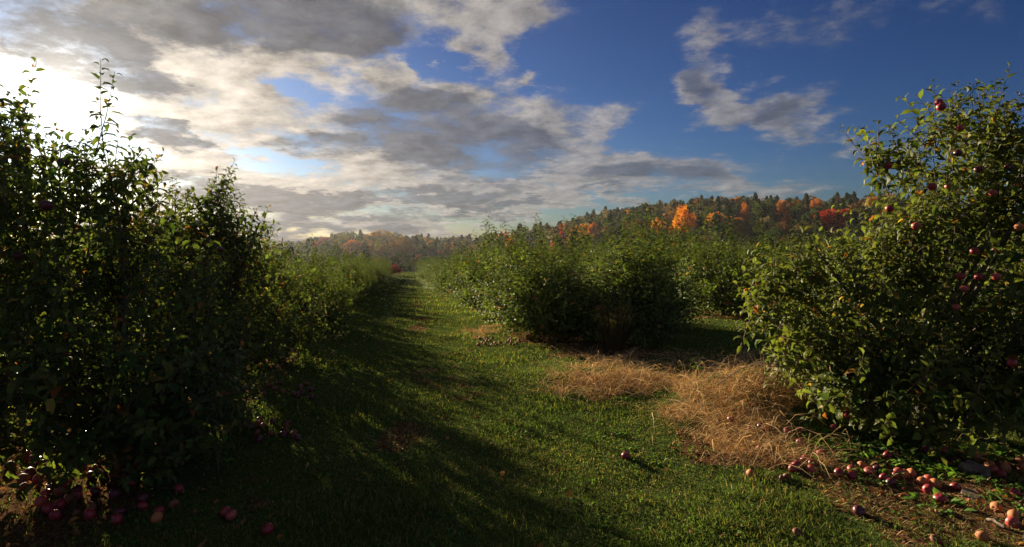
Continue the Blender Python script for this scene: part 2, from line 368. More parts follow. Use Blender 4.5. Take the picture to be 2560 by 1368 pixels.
def leaf_cols(n, r, dry=.04):
    b = np.array([.064, .098, .024]); u = r.random((n, 1))
    c = b * (.55 + .95 * r.random((n, 1))) + u * u * np.array([.035, .03, .006])
    k = r.random(n); y = k < dry; c[y] = np.array([.30, .22, .05]) * (.6 + .6 * r.random((y.sum(), 1)))
    o = k < dry * .35; c[o] = np.array([.34, .13, .035]) * (.6 + .6 * r.random((o.sum(), 1)))
    return c
def shoot_leaves(p0, d, L, bend, r, size=.085, spacing=.024, start=.0):
    """returns leaf positions, y axis, z axis, sizes"""
    n = np.maximum((L / spacing).astype(int), 3); N = n.sum()
    s = np.repeat(np.arange(len(L)), n)
    kx = np.arange(N) - np.repeat(np.cumsum(n) - n, n)
    t = start + (1 - start) * (kx + .6) / n[s]
    pos = p0[s] + d[s] * (L[s] * t)[:, None] + bend[s] * (t * t)[:, None]
    ax = unit(d[s] * L[s][:, None] + 2 * bend[s] * t[:, None])
    ref = unit(np.cross(ax, np.array([.37, .61, .7]) + 0 * ax)); ref2 = np.cross(ax, ref)
    ph = kx * 2.4 + r.uniform(0, 6.28, len(L))[s] + r.normal(0, .3, N)
    rad = ref * np.cos(ph)[:, None] + ref2 * np.sin(ph)[:, None]
    up = .35 + .75 * t ** 3 + r.normal(0, .18, N)
    yv = unit(rad + ax * up[:, None] + np.array([0, 0, -.12]) + r.normal(0, .12, (N, 3)))
    zv = ax + np.array([0, 0, .8]) + r.normal(0, .22, (N, 3)); zv = unit(zv - (zv * yv).sum(1, keepdims=True) * yv)
    sz = size * (.7 + .55 * r.random(N)) * (1 - .45 * t ** 3)
    return pos + rad * .008, yv, zv, sz
def place(tpl, pos, yv, zv, sz):
    V, F = tpl; xv = np.cross(yv, zv)
    v = pos[:, None] + sz[:, None, None] * (V[None, :, :1] * xv[:, None] + V[None, :, 1:2] * yv[:, None] + V[None, :, 2:] * zv[:, None])
    f = F[None] + (np.arange(len(pos)) * len(V))[:, None, None]
    return v.reshape(-1, 3), f.reshape(-1, F.shape[1])
def leaf_mesh(name, tpls, pos, yv, zv, sz, r, mat, dry=.04, cols=None):
    vs, fs, cs = [], [], []; o = 0; pick = r.integers(0, len(tpls), len(pos))
    allc = leaf_cols(len(pos), r, dry) if cols is None else cols
    for i, tp in enumerate(tpls):
        m_ = pick == i
        if not m_.any(): continue
        v, f = place(tp, pos[m_], yv[m_], zv[m_], sz[m_]); vs.append(v); fs.append(f + o); o += len(v)
        cs.append(np.repeat(allc[m_], len(tp[1]), axis=0))
    return mesh(name, np.concatenate(vs), np.concatenate(fs), mat, np.concatenate(cs))
def tubes(paths, radii, sides=5):
    """paths: list of (k,3) arrays, radii: list of (k,) arrays"""
    vs, fs = [], []; o = 0
    for p, ra in zip(paths, radii):
        p = np.asarray(p, float); k_ = len(p)
        tg = unit(np.gradient(p, axis=0)); rf = np.array([.31, .2, .93]) if abs(tg[0, 2]) < .9 else np.array([1, .1, 0])
        a = unit(np.cross(tg, rf)); b = np.cross(tg, a)
        th = np.arange(sides) * 2 * math.pi / sides
        v = p[:, None] + ra[:, None, None] * (a[:, None] * np.cos(th)[None, :, None] + b[:, None] * np.sin(th)[None, :, None])
        vs.append(v.reshape(-1, 3))
        i, j = np.meshgrid(np.arange(k_ - 1), np.arange(sides), indexing='ij'); j2 = (j + 1) % sides
        fs.append(o + np.stack([i * sides + j, i * sides + j2, (i + 1) * sides + j2, (i + 1) * sides + j], -1).reshape(-1, 4)); o += k_ * sides
    return np.concatenate(vs), np.concatenate(fs)
def bez(a, b, c, n=7):
    t = np.linspace(0, 1, n)[:, None]; return (1 - t) ** 2 * a + 2 * t * (1 - t) * b + t * t * c
def in_blobs(bl, n, r, shell=.45):
    """points inside a union of ellipsoids, biased to the outside; outward direction too"""
    bl = np.array(bl, float); vol = (bl[:, 3] * bl[:, 4] * bl[:, 5]) ** .75; i = r.choice(len(bl), n, p=vol / vol.sum())
    d = unit(r.normal(0, 1, (n, 3))); rad = (shell + (1 - shell) * r.random(n) ** .6)
    return bl[i, :3] + d * bl[i, 3:6] * rad[:, None], d
def grow(bl, base, r, n_shoots, Lr=(.25, .5), extra=None, size=.085, spacing=.024, up=.75, limbs=9, trunk_r=.06, floor=0.0):
    """bl: ellipsoids relative to base. returns wood paths and leaves"""
    p0, out = in_blobs(bl, n_shoots, r)
    L = r.uniform(*Lr, n_shoots)
    d = unit(out * np.array([.55, .55, .3]) + np.array([0, 0, up]) + r.normal(0, .33, (n_shoots, 3)))
    low = p0[:, 2] < .6; d[low] = unit(d[low] + out[low] * .7 - np.array([0, 0, .35]))
    bend = (out * .5 + r.normal(0, .4, (n_shoots, 3))) * (L * .18)[:, None]
    p0 = p0 - d * (L * .6)[:, None]
    if extra is not None:
        e0, ed, eL = extra; p0 = np.concatenate([p0, e0]); d = np.concatenate([d, unit(ed)]); L = np.concatenate([L, eL]); bend = np.concatenate([bend, r.normal(0, .03, (len(eL), 3))])
    keep = p0[:, 2] + np.minimum(d[:, 2] * L, 0) > .05 + floor; p0, d, L, bend = p0[keep], d[keep], L[keep], bend[keep]
    lv = shoot_leaves(p0, d, L, bend, r, size, spacing)
    # wood: trunk, limbs reaching the blobs, sprouts
    blA = np.array(bl, float); crotch = np.array([0, 0, .55])
    trunk = bez(np.array([0, 0, -.1]), np.array([r.normal(0, .04), r.normal(0, .04), .3]), crotch)
    lp, lr = [], []
    tips, to = in_blobs(bl, limbs, r, .55)
    for q_ in tips:
        mid = crotch * .5 + q_ * .5 + np.array([0, 0, -.12]) + r.normal(0, .08, 3)
        lp.append(bez(crotch - np.array([0, 0, .1 * r.random()]), mid, q_ , 8)); lr.append(np.linspace(trunk_r * .55, .008, 8))
    sp, sr = [], []
    for i in range(len(L)):
        t = np.array([0, .5, 1])[:, None]; sp.append(p0[i] + d[i] * L[i] * t + bend[i] * t * t); sr.append(np.array([.0048, .0035, .0015]))
    return trunk, (lp, lr), (sp, sr), lv
def leaf_objs(parent, idx, lv, r, datas):
    pos, yv, zv, sz = lv
    for i in idx:
        xv = np.cross(yv[i], zv[i]); m_ = Matrix(((xv[0], yv[i][0], zv[i][0]), (xv[1], yv[i][1], zv[i][1]), (xv[2], yv[i][2], zv[i][2])))
        o = bpy.data.objects.new('leaf', datas[r.integers(0, len(datas))]); C.objects.link(o); o.parent = parent
        o.location = tuple(pos[i]); o.rotation_mode = 'QUATERNION'; o.rotation_quaternion = m_.to_quaternion(); o.scale = (sz[i],) * 3
LEAFDATA = [mesh('leaf', V, F, M['leaf_one']) for V, F in TPL]
def near_tree(base, bl, seed, n_shoots, label, group, extra=None, n_leaf=300, dry=.05, tint=(1, 1, 1), **kw):
    """a tree one can see leaf by leaf: trunk, limbs, twigs, 300 leaves of its own, the rest as foliage"""
    r = np.random.default_rng(seed); base = np.array(base, float)
    bl = [(b[0] - base[0], b[1] - base[1], b[2] - base[2], b[3], b[4], b[5]) for b in bl]
    if extra is not None: extra = (extra[0] - base, extra[1], extra[2])
    trunk, (lp, lr), (sp, sr), lv = grow(bl, base, r, n_shoots, extra=extra, **kw)
    root = empty('apple_tree', base, label, 'apple tree', group)
    v, f = tubes([trunk], [np.linspace(.085, .06, len(trunk))], 8); obj('trunk', mesh('trunk', v, f, M['bark'], smooth=True), root)
    for p, ra in zip(lp, lr):
        v, f = tubes([p], [ra], 6); obj('branch', mesh('branch', v, f, M['bark'], smooth=True), root)
    v, f = tubes(sp, sr, 3); tag(obj('twigs', mesh('twigs', v, f, M['twig']), root), kind='stuff')
    dist = np.linalg.norm(lv[0] + base - np.array([0, 0, EYE]), axis=1)
    wp = lv[0] + base; pxx = PX + FOC * wp[:, 0] / wp[:, 1]; vis = (pxx > 0) & (pxx < 2560) & (wp[:, 2] > .3)
    score = dist / lv[3] + np.where(vis, 0, 1e6) + r.random(len(dist)) * 8
    order = np.argsort(score); one = order[:n_leaf]; rest = order[n_leaf:]
    leaf_objs(root, one, lv, r, LEAFDATA)
    me_ = leaf_mesh('foliage', TPL, lv[0][rest], lv[1][rest], lv[2][rest], lv[3][rest], r, M['leaf'], dry, leaf_cols(len(rest), r, dry) * np.array(tint))
    tag(obj('foliage', me_, root), kind='stuff')
    return root, lv[0] + base

# ------------------------------------------------------------------ apples
def apple_mesh(mat, seed=0, lump=0.0):
    r = np.random.default_rng(seed); nu, nv = 14, 10; vs = []
    for j in range(nv + 1):
        t = math.pi * j / nv
        rad = math.sin(t) * (1 + .10 * math.cos(t)); z = math.cos(t) * .92
        if j == 0: z -= .22
        if j == 1: z -= .02; rad *= .9
        if j == nv: z += .14
        for i in range(nu):
            a = 2 * math.pi * i / nu; k_ = 1 + lump * r.normal(0, .5) + (.03 * math.cos(5 * a) * (t / math.pi) ** 2)
            vs.append((rad * math.cos(a) * k_, rad * math.sin(a) * k_, z * (1 + lump * r.normal(0, .2))))
    i, j = np.meshgrid(np.arange(nv), np.arange(nu), indexing='ij'); j2 = (j + 1) % nu
    f = np.stack([i * nu + j, (i + 1) * nu + j, (i + 1) * nu + j2, i * nu + j2], -1).reshape(-1, 4)
    return mesh('apple', np.array(vs), f, mat, smooth=True)
APP = {'red': apple_mesh(M['red'], 1, .02), 'pink': apple_mesh(M['pink'], 2, .035), 'dark': apple_mesh(M['dark_apple'], 3, .03), 'orange': apple_mesh(M['orange_apple'], 4, .08), 'brown': apple_mesh(M['brown_apple'], 5, .14)}
v, f = tubes([bez(np.array([0, 0, .62]), np.array([0, 0, .95]), np.array([.14, .05, 1.25]), 4)], [np.array([.06, .045, .045, .07])], 5)
STEM = mesh('stem', v, f, M['twig'])
def apple(p, kind, label, group, rad=.036, hang=False, name='fallen_apple', cat='apple', stem=True):
    o = obj(name if not hang else 'hanging_apple', APP[kind], None, (p[0], p[1], p[2]))
    s = rad * random.uniform(.92, 1.08); flat = random.uniform(.86, 1.0) if kind not in ('brown',) else random.uniform(.55, .8)
    o.scale = (s, s, s * flat)
    o.rotation_euler = (random.uniform(-.25, .25), random.uniform(-.25, .25), random.uniform(0, 6.28)) if hang else (random.uniform(-1.7, 1.7), random.uniform(-1.2, 1.2), random.uniform(0, 6.28))
    tag(o, label, cat, group)
    if stem: obj('stem', STEM, o)
    return o

# ------------------------------------------------------------------ trees beside the lane
def B(px, py, Yd, rx, ry=None, rz=None):                       # ellipsoid centred where that pixel lies at distance Yd
    p = at(px, py, Yd); return (p[0], p[1], p[2], rx, ry or rx, rz or rx)
def sprouts(lst, r):
    """long water sprouts: tip pixel, distance, length, sideways lean"""
    e0, ed, eL = [], [], []
    for (px, py, Yd, L, lean) in lst:
        tip = at(px, py, Yd); d = unit(np.array([lean, r.normal(0, .08), 1.0])); e0.append(tip - d * L); ed.append(d); eL.append(L)
    return np.array(e0), np.array(ed), np.array(eL)
r0 = np.random.default_rng(3)
bs = (-2.95, 4.5)
left_1, _ = near_tree((bs[0], bs[1], G1(*bs)), [B(60, 700, 4.4, 1.0, .9, .95), B(170, 560, 4.5, .75, .8, .55), B(330, 800, 4.3, .6, .8, .8), B(-150, 600, 4.6, .9, .9, 1.1), B(280, 960, 4.0, .85, .7, .45), B(480, 960, 4.9, .5, .6, .7), B(30, 430, 4.4, .3, .4, .45), B(120, 1010, 4.3, .9, .8, .5), B(330, 1060, 4.3, .75, .7, .4), B(-60, 900, 4.3, .8, .8, .6), B(250, 450, 4.4, .36, .4, .26), B(30, 330, 4.2, .26, .3, .3), B(330, 440, 4.5, .2, .3, .2)],
    11, 1150, 'tall leafy apple tree at the left edge, nearest in its row, sun behind it', 'apple trees lining the left side of the lane',
    extra=sprouts([(85,148,4.0,.75,.1),(232,150,4.0,.62,.05),(305,188,4.0,.55,.35),(145,305,3.2,.35,.05),(20,205,4.0,.7,-.05),(60,230,4.3,.7,.1),(350,345,4.0,.45,.6),(200,360,4.1,.5,.1),(250,350,4.2,.55,-.15),(320,380,4.4,.5,.3),(5,300,3.6,.5,0),(110,330,4.2,.6,-.1),(290,420,4.3,.5,.2),(60,390,3.7,.5,.1),(170,400,3.9,.5,.2),(230,450,3.9,.5,.1),(350,470,4.6,.5,.3),(-60,180,4.2,.8,0)], r0), limbs=11, size=.10, spacing=.029)
bs = (-3.15, 6.5)
left_2, _ = near_tree((bs[0], bs[1], G1(*bs)), [B(480, 640, 6.4, .75, .8, .6), B(560, 780, 6.2, .8, .8, .8), B(400, 720, 6.5, .8, .8, .8), B(500, 920, 5.8, .8, .8, .55), B(535, 515, 6.3, .2, .25, .34), B(435, 545, 6.3, .3, .3, .26), B(600, 570, 6.3, .26, .3, .25)],
    12, 800, 'second apple tree of the left row with a pointed leafy top', 'apple trees lining the left side of the lane',
    extra=sprouts([(545,415,6.2,.75,0),(515,425,6.2,.7,-.1),(565,450,6.3,.6,.1),(435,462,6.2,.6,0),(410,480,6.3,.5,-.1),(470,480,6.4,.5,.1),(600,505,6.4,.5,.1),(625,530,6.5,.5,.15),(385,500,6.4,.5,-.2),(530,470,6.4,.6,.05),(550,500,6.2,.6,-.02),(500,510,6.2,.55,0),(575,520,6.3,.55,.05)], r0), limbs=9, size=.092, spacing=.028)
bs = (-3.45, 8.8)
left_3, _ = near_tree((bs[0], bs[1], G1(*bs)), [B(660, 760, 8.6, .85, .9, .75), B(600, 700, 8.8, .8, .9, .6), B(700, 850, 8.2, .8, .8, .5)],
    13, 480, 'third apple tree of the left row with one lone upright shoot', 'apple trees lining the left side of the lane',
    extra=sprouts([(664,528,8.3,.6,0),(688,555,8.3,.35,.3),(640,580,8.4,.4,-.1)], r0), limbs=8, size=.078, n_leaf=120)
bs = (3.75, 5.5)
right_1, RL = near_tree((bs[0], bs[1], G1(*bs)), [B(2450, 700, 5.4, 1.05, 1.0, 1.1), B(2250, 800, 5.4, .8, .8, .75), B(2080, 860, 5.5, .55, .7, .45), B(2420, 420, 5.3, .5, .6, .55), B(2600, 450, 5.2, .6, .7, .7), B(2300, 950, 4.9, .75, .7, .5), B(2600, 950, 4.8, .7, .7, .6), B(2120, 960, 5.2, .5, .5, .3), B(1975, 800, 5.6, .22, .4, .5), B(2330, 560, 5.3, .45, .5, .4), B(1950, 700, 5.6, .22, .3, .28), B(2020, 640, 5.6, .2, .25, .22), B(2210, 400, 5.0, .2, .25, .16), B(2330, 300, 5.0, .2, .25, .2), B(2200, 640, 5.4, .4, .4, .35), B(1900, 770, 5.5, .16, .25, .2), B(2560, 330, 5.2, .36, .4, .3), B(2450, 290, 5.1, .3, .35, .22), B(2230, 360, 5.0, .16, .25, .12)],
    14, 960, 'big apple tree at the right edge, hung with red apples', 'apple trees lining the right side of the lane',
    extra=sprouts([(2345,192,4.9,.6,.0),(2462,200,5.0,.6,.1),(2540,232,5.0,.6,.1),(2250,290,5.0,.0001+.3,-.8),(2305,235,5.0,.35,-.6),(2235,320,5.0,.55,-.3),(2165,370,5.0,.45,-.5),(2290,300,5.0,.5,-.1),(2205,350,5.0,.4,.1),(2400,240,5.1,.6,0),(2500,260,5.2,.6,0),(1925,600,5.3,.4,-.1),(2010,560,5.5,.5,.2),(1870,740,5.3,.4,-.9),(1900,720,5.4,.4,-.7),(1990,610,5.6,.5,.1),(2320,330,5.0,.5,-.2),(2380,310,5.1,.6,0),(2440,300,5.1,.6,0),(2280,380,5.1,.5,-.2),(2520,330,5.1,.6,.1),(2230,440,5.1,.5,-.4),(2050,590,5.5,.45,0)], r0), limbs=14, size=.108, spacing=.031, dry=.03, Lr=(.3, .62), tint=(1.35, 1.22, 1.2))
bs = (5.4, 3.7)

# prototypes of the smaller apple trees further along
def proto_tree(seed, h, wd, n_shoots, size=.088, spacing=.026, Lr=(.32, .68)):
    r = np.random.default_rng(seed); bl = []
    for k_ in range(9):
        a = r.uniform(0, 6.28); q_ = r.uniform(.25, .8) * wd; zc = h * r.uniform(.25, .66) * (1.1 - .35 * q_ / wd); rr_ = wd * r.uniform(.26, .44)
        bl.append((q_ * math.cos(a), q_ * math.sin(a), zc, rr_, rr_, h * r.uniform(.16, .3)))
    bl.append((0, 0, h * .5, wd * .4, wd * .4, h * .3))
    bl.append((0, 0, h * .3, wd * .8, wd * .8, h * .25)); bl.append((0, 0, h * .17, wd * .85, wd * .85, h * .15)); bl.append((0, 0, h * .17, wd * .8, wd * .8, h * .15))
    e0 = np.stack([r.normal(0, wd * .35, 14), r.normal(0, wd * .35, 14), h * r.uniform(.6, .78, 14)], 1); ed = np.stack([r.normal(0, .15, 14), r.normal(0, .15, 14), np.ones(14)], 1)
    trunk, (lp, lr), (sp, sr), lv = grow(bl, None, r, n_shoots, extra=(e0, ed, r.uniform(.35, .75, 14) * h * .42), size=size, spacing=spacing, Lr=Lr, limbs=7)
    v1, f1 = tubes([trunk] + lp, [np.linspace(.08, .055, len(trunk))] + lr, 6)
    return mesh('trunk', v1, f1, M['bark'], smooth=True), leaf_mesh('crown', TPL_LOW, *lv, r, M['leaf'], .018)
PROTO = [proto_tree(100 + i, 2.3, 1.15, 400, .1, .028) for i in range(6)]
PROTO_FAR = [proto_tree(120 + i, 2.3, 1.15, 330, .125, .036, (.4, .8)) for i in range(5)]
ORD = 'first second third fourth fifth sixth seventh eighth ninth tenth eleventh twelfth thirteenth fourteenth fifteenth sixteenth seventeenth eighteenth nineteenth twentieth twenty-first twenty-second twenty-third twenty-fourth'.split()
def small_tree(x, y, h, label, group, r, wide=1.0, z=None):
    pr = PROTO if math.hypot(x, y) < 17 else PROTO_FAR; t_, c_ = pr[r.integers(0, len(pr))]
    e = empty('apple_tree', (x, y, G1(x, y) if z is None else z), label, 'apple tree', group); s = h / 2.45
    e.scale = (s * wide * r.uniform(.92, 1.08), s * wide * r.uniform(.92, 1.08), s); e.rotation_euler = (0, 0, r.uniform(0, 6.28))
    obj('trunk', t_, e); obj('crown', c_, e); return e
rt = np.random.default_rng(21)
def row(c, ys, hf, labelf, group, wide=1.1, jit=.15, skip=()):
    for i, y in enumerate(ys):
        x = c - .1836 * y + rt.normal(0, jit); y2 = y + rt.normal(0, jit)
        small_tree(x, y2, hf(y) * rt.uniform(.92, 1.08), labelf(i), group, rt, wide)
gl_, gr_ = 'apple trees lining the left side of the lane', 'apple trees lining the right side of the lane'
row(-1.85, np.arange(11.0, 58, 2.3), lambda y: 1.85 if y < 20 else 2.1, lambda i: f'low apple tree, {ORD[i+3] if i+3 < 24 else "farthest"} in the row left of the grass lane' , gl_)
row(2.85, np.arange(10.8, 60, 2.2), lambda y: 2.45 if y < 16 else 2.2, lambda i: f'bushy apple tree, {ORD[i] if i < 24 else "farthest"} in the row right of the grass lane after the gap', gr_, 1.35)
small_tree(1.95, 10.3, 2.35, 'bushy apple tree nearest to the dry grass, just right of the first row right tree', gr_, rt, 1.3)
small_tree(2.7, 12.4, 2.6, 'apple tree filling the gap behind the bushy one nearest to the dry grass', gr_, rt, 1.3)
for k_, c in enumerate((8.4, 13.6, 18.8, 24.0, 29.2, 34.4)):
    row(c, np.arange(15.5 + 0.6 * k_, 62, 2.3), lambda y: 2.6 + .014 * y, lambda i, k_=k_: f'apple tree {ORD[i] if i < 20 else "last"} from the near end of the {ORD[k_+1]} row right of lane', f'apple trees of the {ORD[k_+1]} row to the right of the lane', 1.15, .3)
for k_, c in enumerate((-7.4, -12.8)):
    row(c, np.arange(7, 50, 2.5), lambda y: 2.2 if y < 14 else 1.9, lambda i: 'apple tree standing deep behind the left row', 'apple trees behind the left row', 1.1, .3)

# ------------------------------------------------------------------ wooded hill
def crown_mesh(name, seed, kind, n, size):
    r = np.random.default_rng(seed)
    if kind == 'conifer':
        z = r.random(n) ** .8; rad = (1 - z) ** .65 * .36 * (.7 + .3 * np.sin(z * 22 + 2 * np.sin(seed + z * 9))) * (.35 + .65 * np.sqrt(r.random(n))); a = r.uniform(0, 6.28, n)
        rad = rad * (1 + .25 * np.sin(a * 3 + z * 9))
        p = np.stack([rad * np.cos(a), rad * np.sin(a), .1 + .9 * z], 1); shade = .75 + .5 * r.random(n)
    else:
        nb = 26 if kind == 'round' else 16
        bc, bd = in_blobs([(0, 0, .52, .34, .34, .38)], nb, r, .35); br = r.uniform(.10, .19, nb)
        if kind == 'sparse': br *= .8
        i = r.integers(0, nb, n); d = unit(r.normal(0, 1, (n, 3))); p = bc[i] + d * (br[i] * (.6 + .4 * r.random(n)))[:, None]
        shade = (.7 + .6 * r.random(nb))[i] * (.8 + .4 * r.random(n))
        p[:, 2] = np.maximum(p[:, 2], .12)
    yv = unit(r.normal(0, 1, (n, 3)) * np.array([1, 1, .6])); zv = unit(np.cross(yv, unit(r.normal(0, 1, (n, 3)))) + 1e-6)
    zv = zv * np.sign(zv[:, 2:3] + .2)
    s = size * (.6 + .8 * r.random(n))
    tpl = (np.array([(-.5, 0, 0), (.0, -.6, .05), (.5, 0, 0), (0, .6, -.05)], float), np.array([(0, 1, 2, 3)]))
    v, f = place(tpl, p, yv, zv, s)
    return mesh(name, v, f, M['forest'], np.repeat(shade[:, None], 3, 1) * np.array([1, 1, 1]))
CR = {'round': [crown_mesh('crown', 30 + i, 'round', 5200, .034) for i in range(4)], 'sparse': [crown_mesh('crown', 40 + i, 'sparse', 900, .035) for i in range(2)], 'conifer': [crown_mesh('crown', 50 + i, 'conifer', 3200, .042) for i in range(3)]}
v, f = tubes([bez(np.array([0, 0, -.05]), np.array([.02, 0, .3]), np.array([0, .01, .75]))] + [bez(np.array([0, 0, .3 + .05 * i]), np.array([.1 * math.cos(i * 2), .1 * math.sin(i * 2), .45]), np.array([.22 * math.cos(i * 2), .22 * math.sin(i * 2), .7])) for i in range(5)], [np.linspace(.022, .006, 7)] * 6, 5)
TRK = mesh('trunk', v, f, M['trunk'], smooth=True)
def forest_tree(x, y, h, kind, col, label, group, r, name='broadleaf_tree', wide=1.0):
    e = empty(name, (x, y, G1(x, y)), label, 'tree', group); e.rotation_euler = (0, 0, r.uniform(0, 6.28)); e.scale = (h * wide, h * wide, h)
    obj('trunk', TRK, e); o = obj('crown', CR[kind][r.integers(0, len(CR[kind]))], e); o.color = (*col, 1); return e
KINDS = [('conifer', (.026, .046, .024), 'dark green pine on the wooded hill', 'pines on the wooded hill', 'pine_tree', .34),
         ('round', (.036, .052, .018), 'dark green broadleaf tree on the wooded hill', 'green broadleaf trees on the wooded hill', 'broadleaf_tree', .28),
         ('round', (.08, .075, .022), 'olive yellow tree on the wooded hill', 'olive trees on the wooded hill', 'broadleaf_tree', .16),
         ('round', (.13, .07, .03), 'rusty brown tree on the wooded hill', 'rusty trees on the wooded hill', 'broadleaf_tree', .10),
         ('round', (.40, .17, .025), 'bright orange tree on the wooded hill', 'orange trees on the wooded hill', 'maple_tree', .04),
         ('sparse', (.16, .12, .09), 'nearly bare grey brown tree on the wooded hill', 'bare trees on the wooded hill', 'bare_tree', .05)]
rf = np.random.default_rng(5)
# named trees that stand out: px, py of crown centre, distance, height, kind, colour, label
SPEC = [(1712,558,165,10.5,'round',(.62,.27,.02),'brilliant orange maple standing before the dark hillside, largest orange crown','maple_tree',.9),
 (2095,552,175,8,'round',(.42,.045,.02),'wide bright red maple below the ridge near the big right apple tree','maple_tree',1.8),
 (880,618,150,5.5,'round',(.40,.13,.03),'rounded orange maple above the left row of apple trees','maple_tree',1.4),
 (806,616,165,5.5,'round',(.17,.02,.03),'dark crimson maple left of the rounded orange one','maple_tree',1.5),
 (986,694,62,1.15,'round',(.20,.03,.03),'scarlet bush at the far end of the grass lane','red_bush',1.5),
 (960,598,200,7,'round',(.25,.17,.02),'yellow green tree low on the hill above the lane end','broadleaf_tree',1.3),
 (1412,578,110,3.4,'round',(.45,.06,.025),'coral red sapling showing over the right row of apple trees','maple_tree',.8),
 (1482,572,130,4,'round',(.48,.18,.02),'small orange tree right of the coral red sapling','maple_tree',.8),
 (1592,575,120,5.5,'round',(.12,.05,.03),'purplish brown tree left of the brilliant orange maple','broadleaf_tree',1.0),
 (1045,583,230,6,'round',(.38,.13,.02),'orange tree on the low saddle of the ridge','maple_tree',.7),
 (1863,530,240,7.5,'round',(.48,.17,.02),'orange tree right of the brilliant orange maple, upper slope','maple_tree',.7),
 (1955,520,250,7.5,'round',(.45,.2,.03),'orange yellow tree halfway between orange and red maples','maple_tree',.9),
 (1968,545,235,6,'round',(.48,.16,.03),'orange tree just left of the wide red maple','maple_tree',.7),
 (2040,520,260,7.5,'round',(.45,.18,.03),'orange tree above the wide red maple','maple_tree',.8),
 (2180,515,250,7.5,'round',(.5,.22,.03),'golden orange tree right of the wide red maple','maple_tree',.8),
 (1845,560,200,6,'round',(.35,.14,.03),'low orange brown tree at the forest edge below the slope','maple_tree',1.0),
 (1000,628,140,7,'round',(.13,.085,.03),'olive brown tree standing beyond the lane end','broadleaf_tree',1.3),
 (1300,585,150,6,'conifer',(.035,.055,.025),'dark pine rising behind the right row near its tall shoot','pine_tree',1.3)]
cnt = 0; SPOT = []
for (px, py, D, h, kind, col, label, nm, wd) in SPEC:
    d_ = pdir(px, py); ts_ = np.linspace(60, 380, 3200); q_ = np.array([0, 0, EYE]) + ts_[:, None] * d_; below = q_[:, 2] < G(q_[:, 0], q_[:, 1]) + .58 * h * np.maximum(1, ts_ / D)
    near_ = np.abs(ts_ - D); ok_ = below & (ts_ > D * .85); p = q_[int(np.argmax(ok_))] if ok_.any() else q_[int(np.argmin(near_))]; gz_ = G1(p[0], p[1]); hh = h; h = h * max(1, math.hypot(p[0], p[1]) / D) if D > 100 else h
    SPOT.append((p[0], p[1]))
    e = forest_tree(p[0], p[1], h, kind, col, label, 'standout coloured trees beyond the orchard', rf, nm, wd)
    cnt += 1
pts = []
tries = 0
while len(pts) < 1350 and tries < 30000:
    tries += 1
    azd = rf.uniform(-37, 34); rr_ = math.sqrt(rf.uniform(105 ** 2, 385 ** 2)); x, y = rr_ * math.sin(R(azd)), rr_ * math.cos(R(azd))
    md = 6.0 if rr_ < 200 else 7.2
    if any((x - a) ** 2 + (y - b) ** 2 < md * md for a, b, _ in pts): continue
    if rr_ < 150 and rf.random() < .5: continue
    if any(abs(math.atan2(x, y) - math.atan2(a, b)) < .02 and rr_ < math.hypot(a, b) + 4 and math.hypot(a, b) - rr_ < 70 for a, b in SPOT): continue
    pts.append((x, y, rr_))
INV = lambda p: -30 < math.degrees(math.atan2(p[0], p[1])) < 33
pts.sort(key=lambda p: p[2] + (0 if INV(p) else 1000))
ZONES = [(700, 'of the wood behind the left trees'), (900, 'of the wood over the left apple row'), (1080, 'of the wood beyond the lane end'), (1300, 'of the low saddle wood beyond the lane'), (1500, 'of the slope behind the first right row'), (1660, 'of the slope left of the orange maple'), (1800, 'of the slope around the orange maple'), (1980, 'of the slope between orange and red maples'), (2150, 'of the slope around the red maple'), (9999, 'of the slope behind the big right tree')]
plan = []
def pick_kind(x, y):
    azd = math.degrees(math.atan2(x, y)); w_ = np.array([k_[5] for k_ in KINDS])
    if azd > 12: w_ = w_ * np.array([1.1, 1.4, .8, 1.3, .55, 1.4])
    if azd < -2: w_ = w_ * np.array([1.1, 1.2, 1.7, 1.0, .4, .2])
    return rf.choice(len(KINDS), p=w_ / w_.sum())
for x, y, rr_ in pts[:300]:
    plan.append((x, y, pick_kind(x, y), next(z_ for l_, z_ in ZONES if PX + FOC * x / y < l_)))
rank = {}
for i_ in sorted(range(len(plan)), key=lambda i_: plan[i_][0] / plan[i_][1]):
    kz = (plan[i_][2], plan[i_][3]); rank[i_] = sum(1 for j_ in rank if (plan[j_][2], plan[j_][3]) == kz)
for i_, (x, y, ki_, zn_) in enumerate(plan):
    kd = KINDS[ki_]; kd = kd[:2] + (kd[2].replace(' on the wooded hill', '') + (f', {ORD[rank[i_]]} from the left {zn_}' if rank[i_] < 20 else f', deep in the crowd {zn_}'),) + kd[3:]
    if len(kd[2].split()) > 16: kd = kd[:2] + (kd[2].replace('from the left ', 'from left '),) + kd[3:]
    h = rf.uniform(7.5, 10.5) if kd[0] == 'conifer' else rf.uniform(6.5, 9.5)
    col = np.array(kd[1]) * rf.uniform(.75, 1.3) * (1 + rf.normal(0, .1, 3)); forest_tree(x, y, h, kd[0], tuple(np.clip(col, .01, .9)), kd[2], kd[3], rf, kd[4], 1.15)
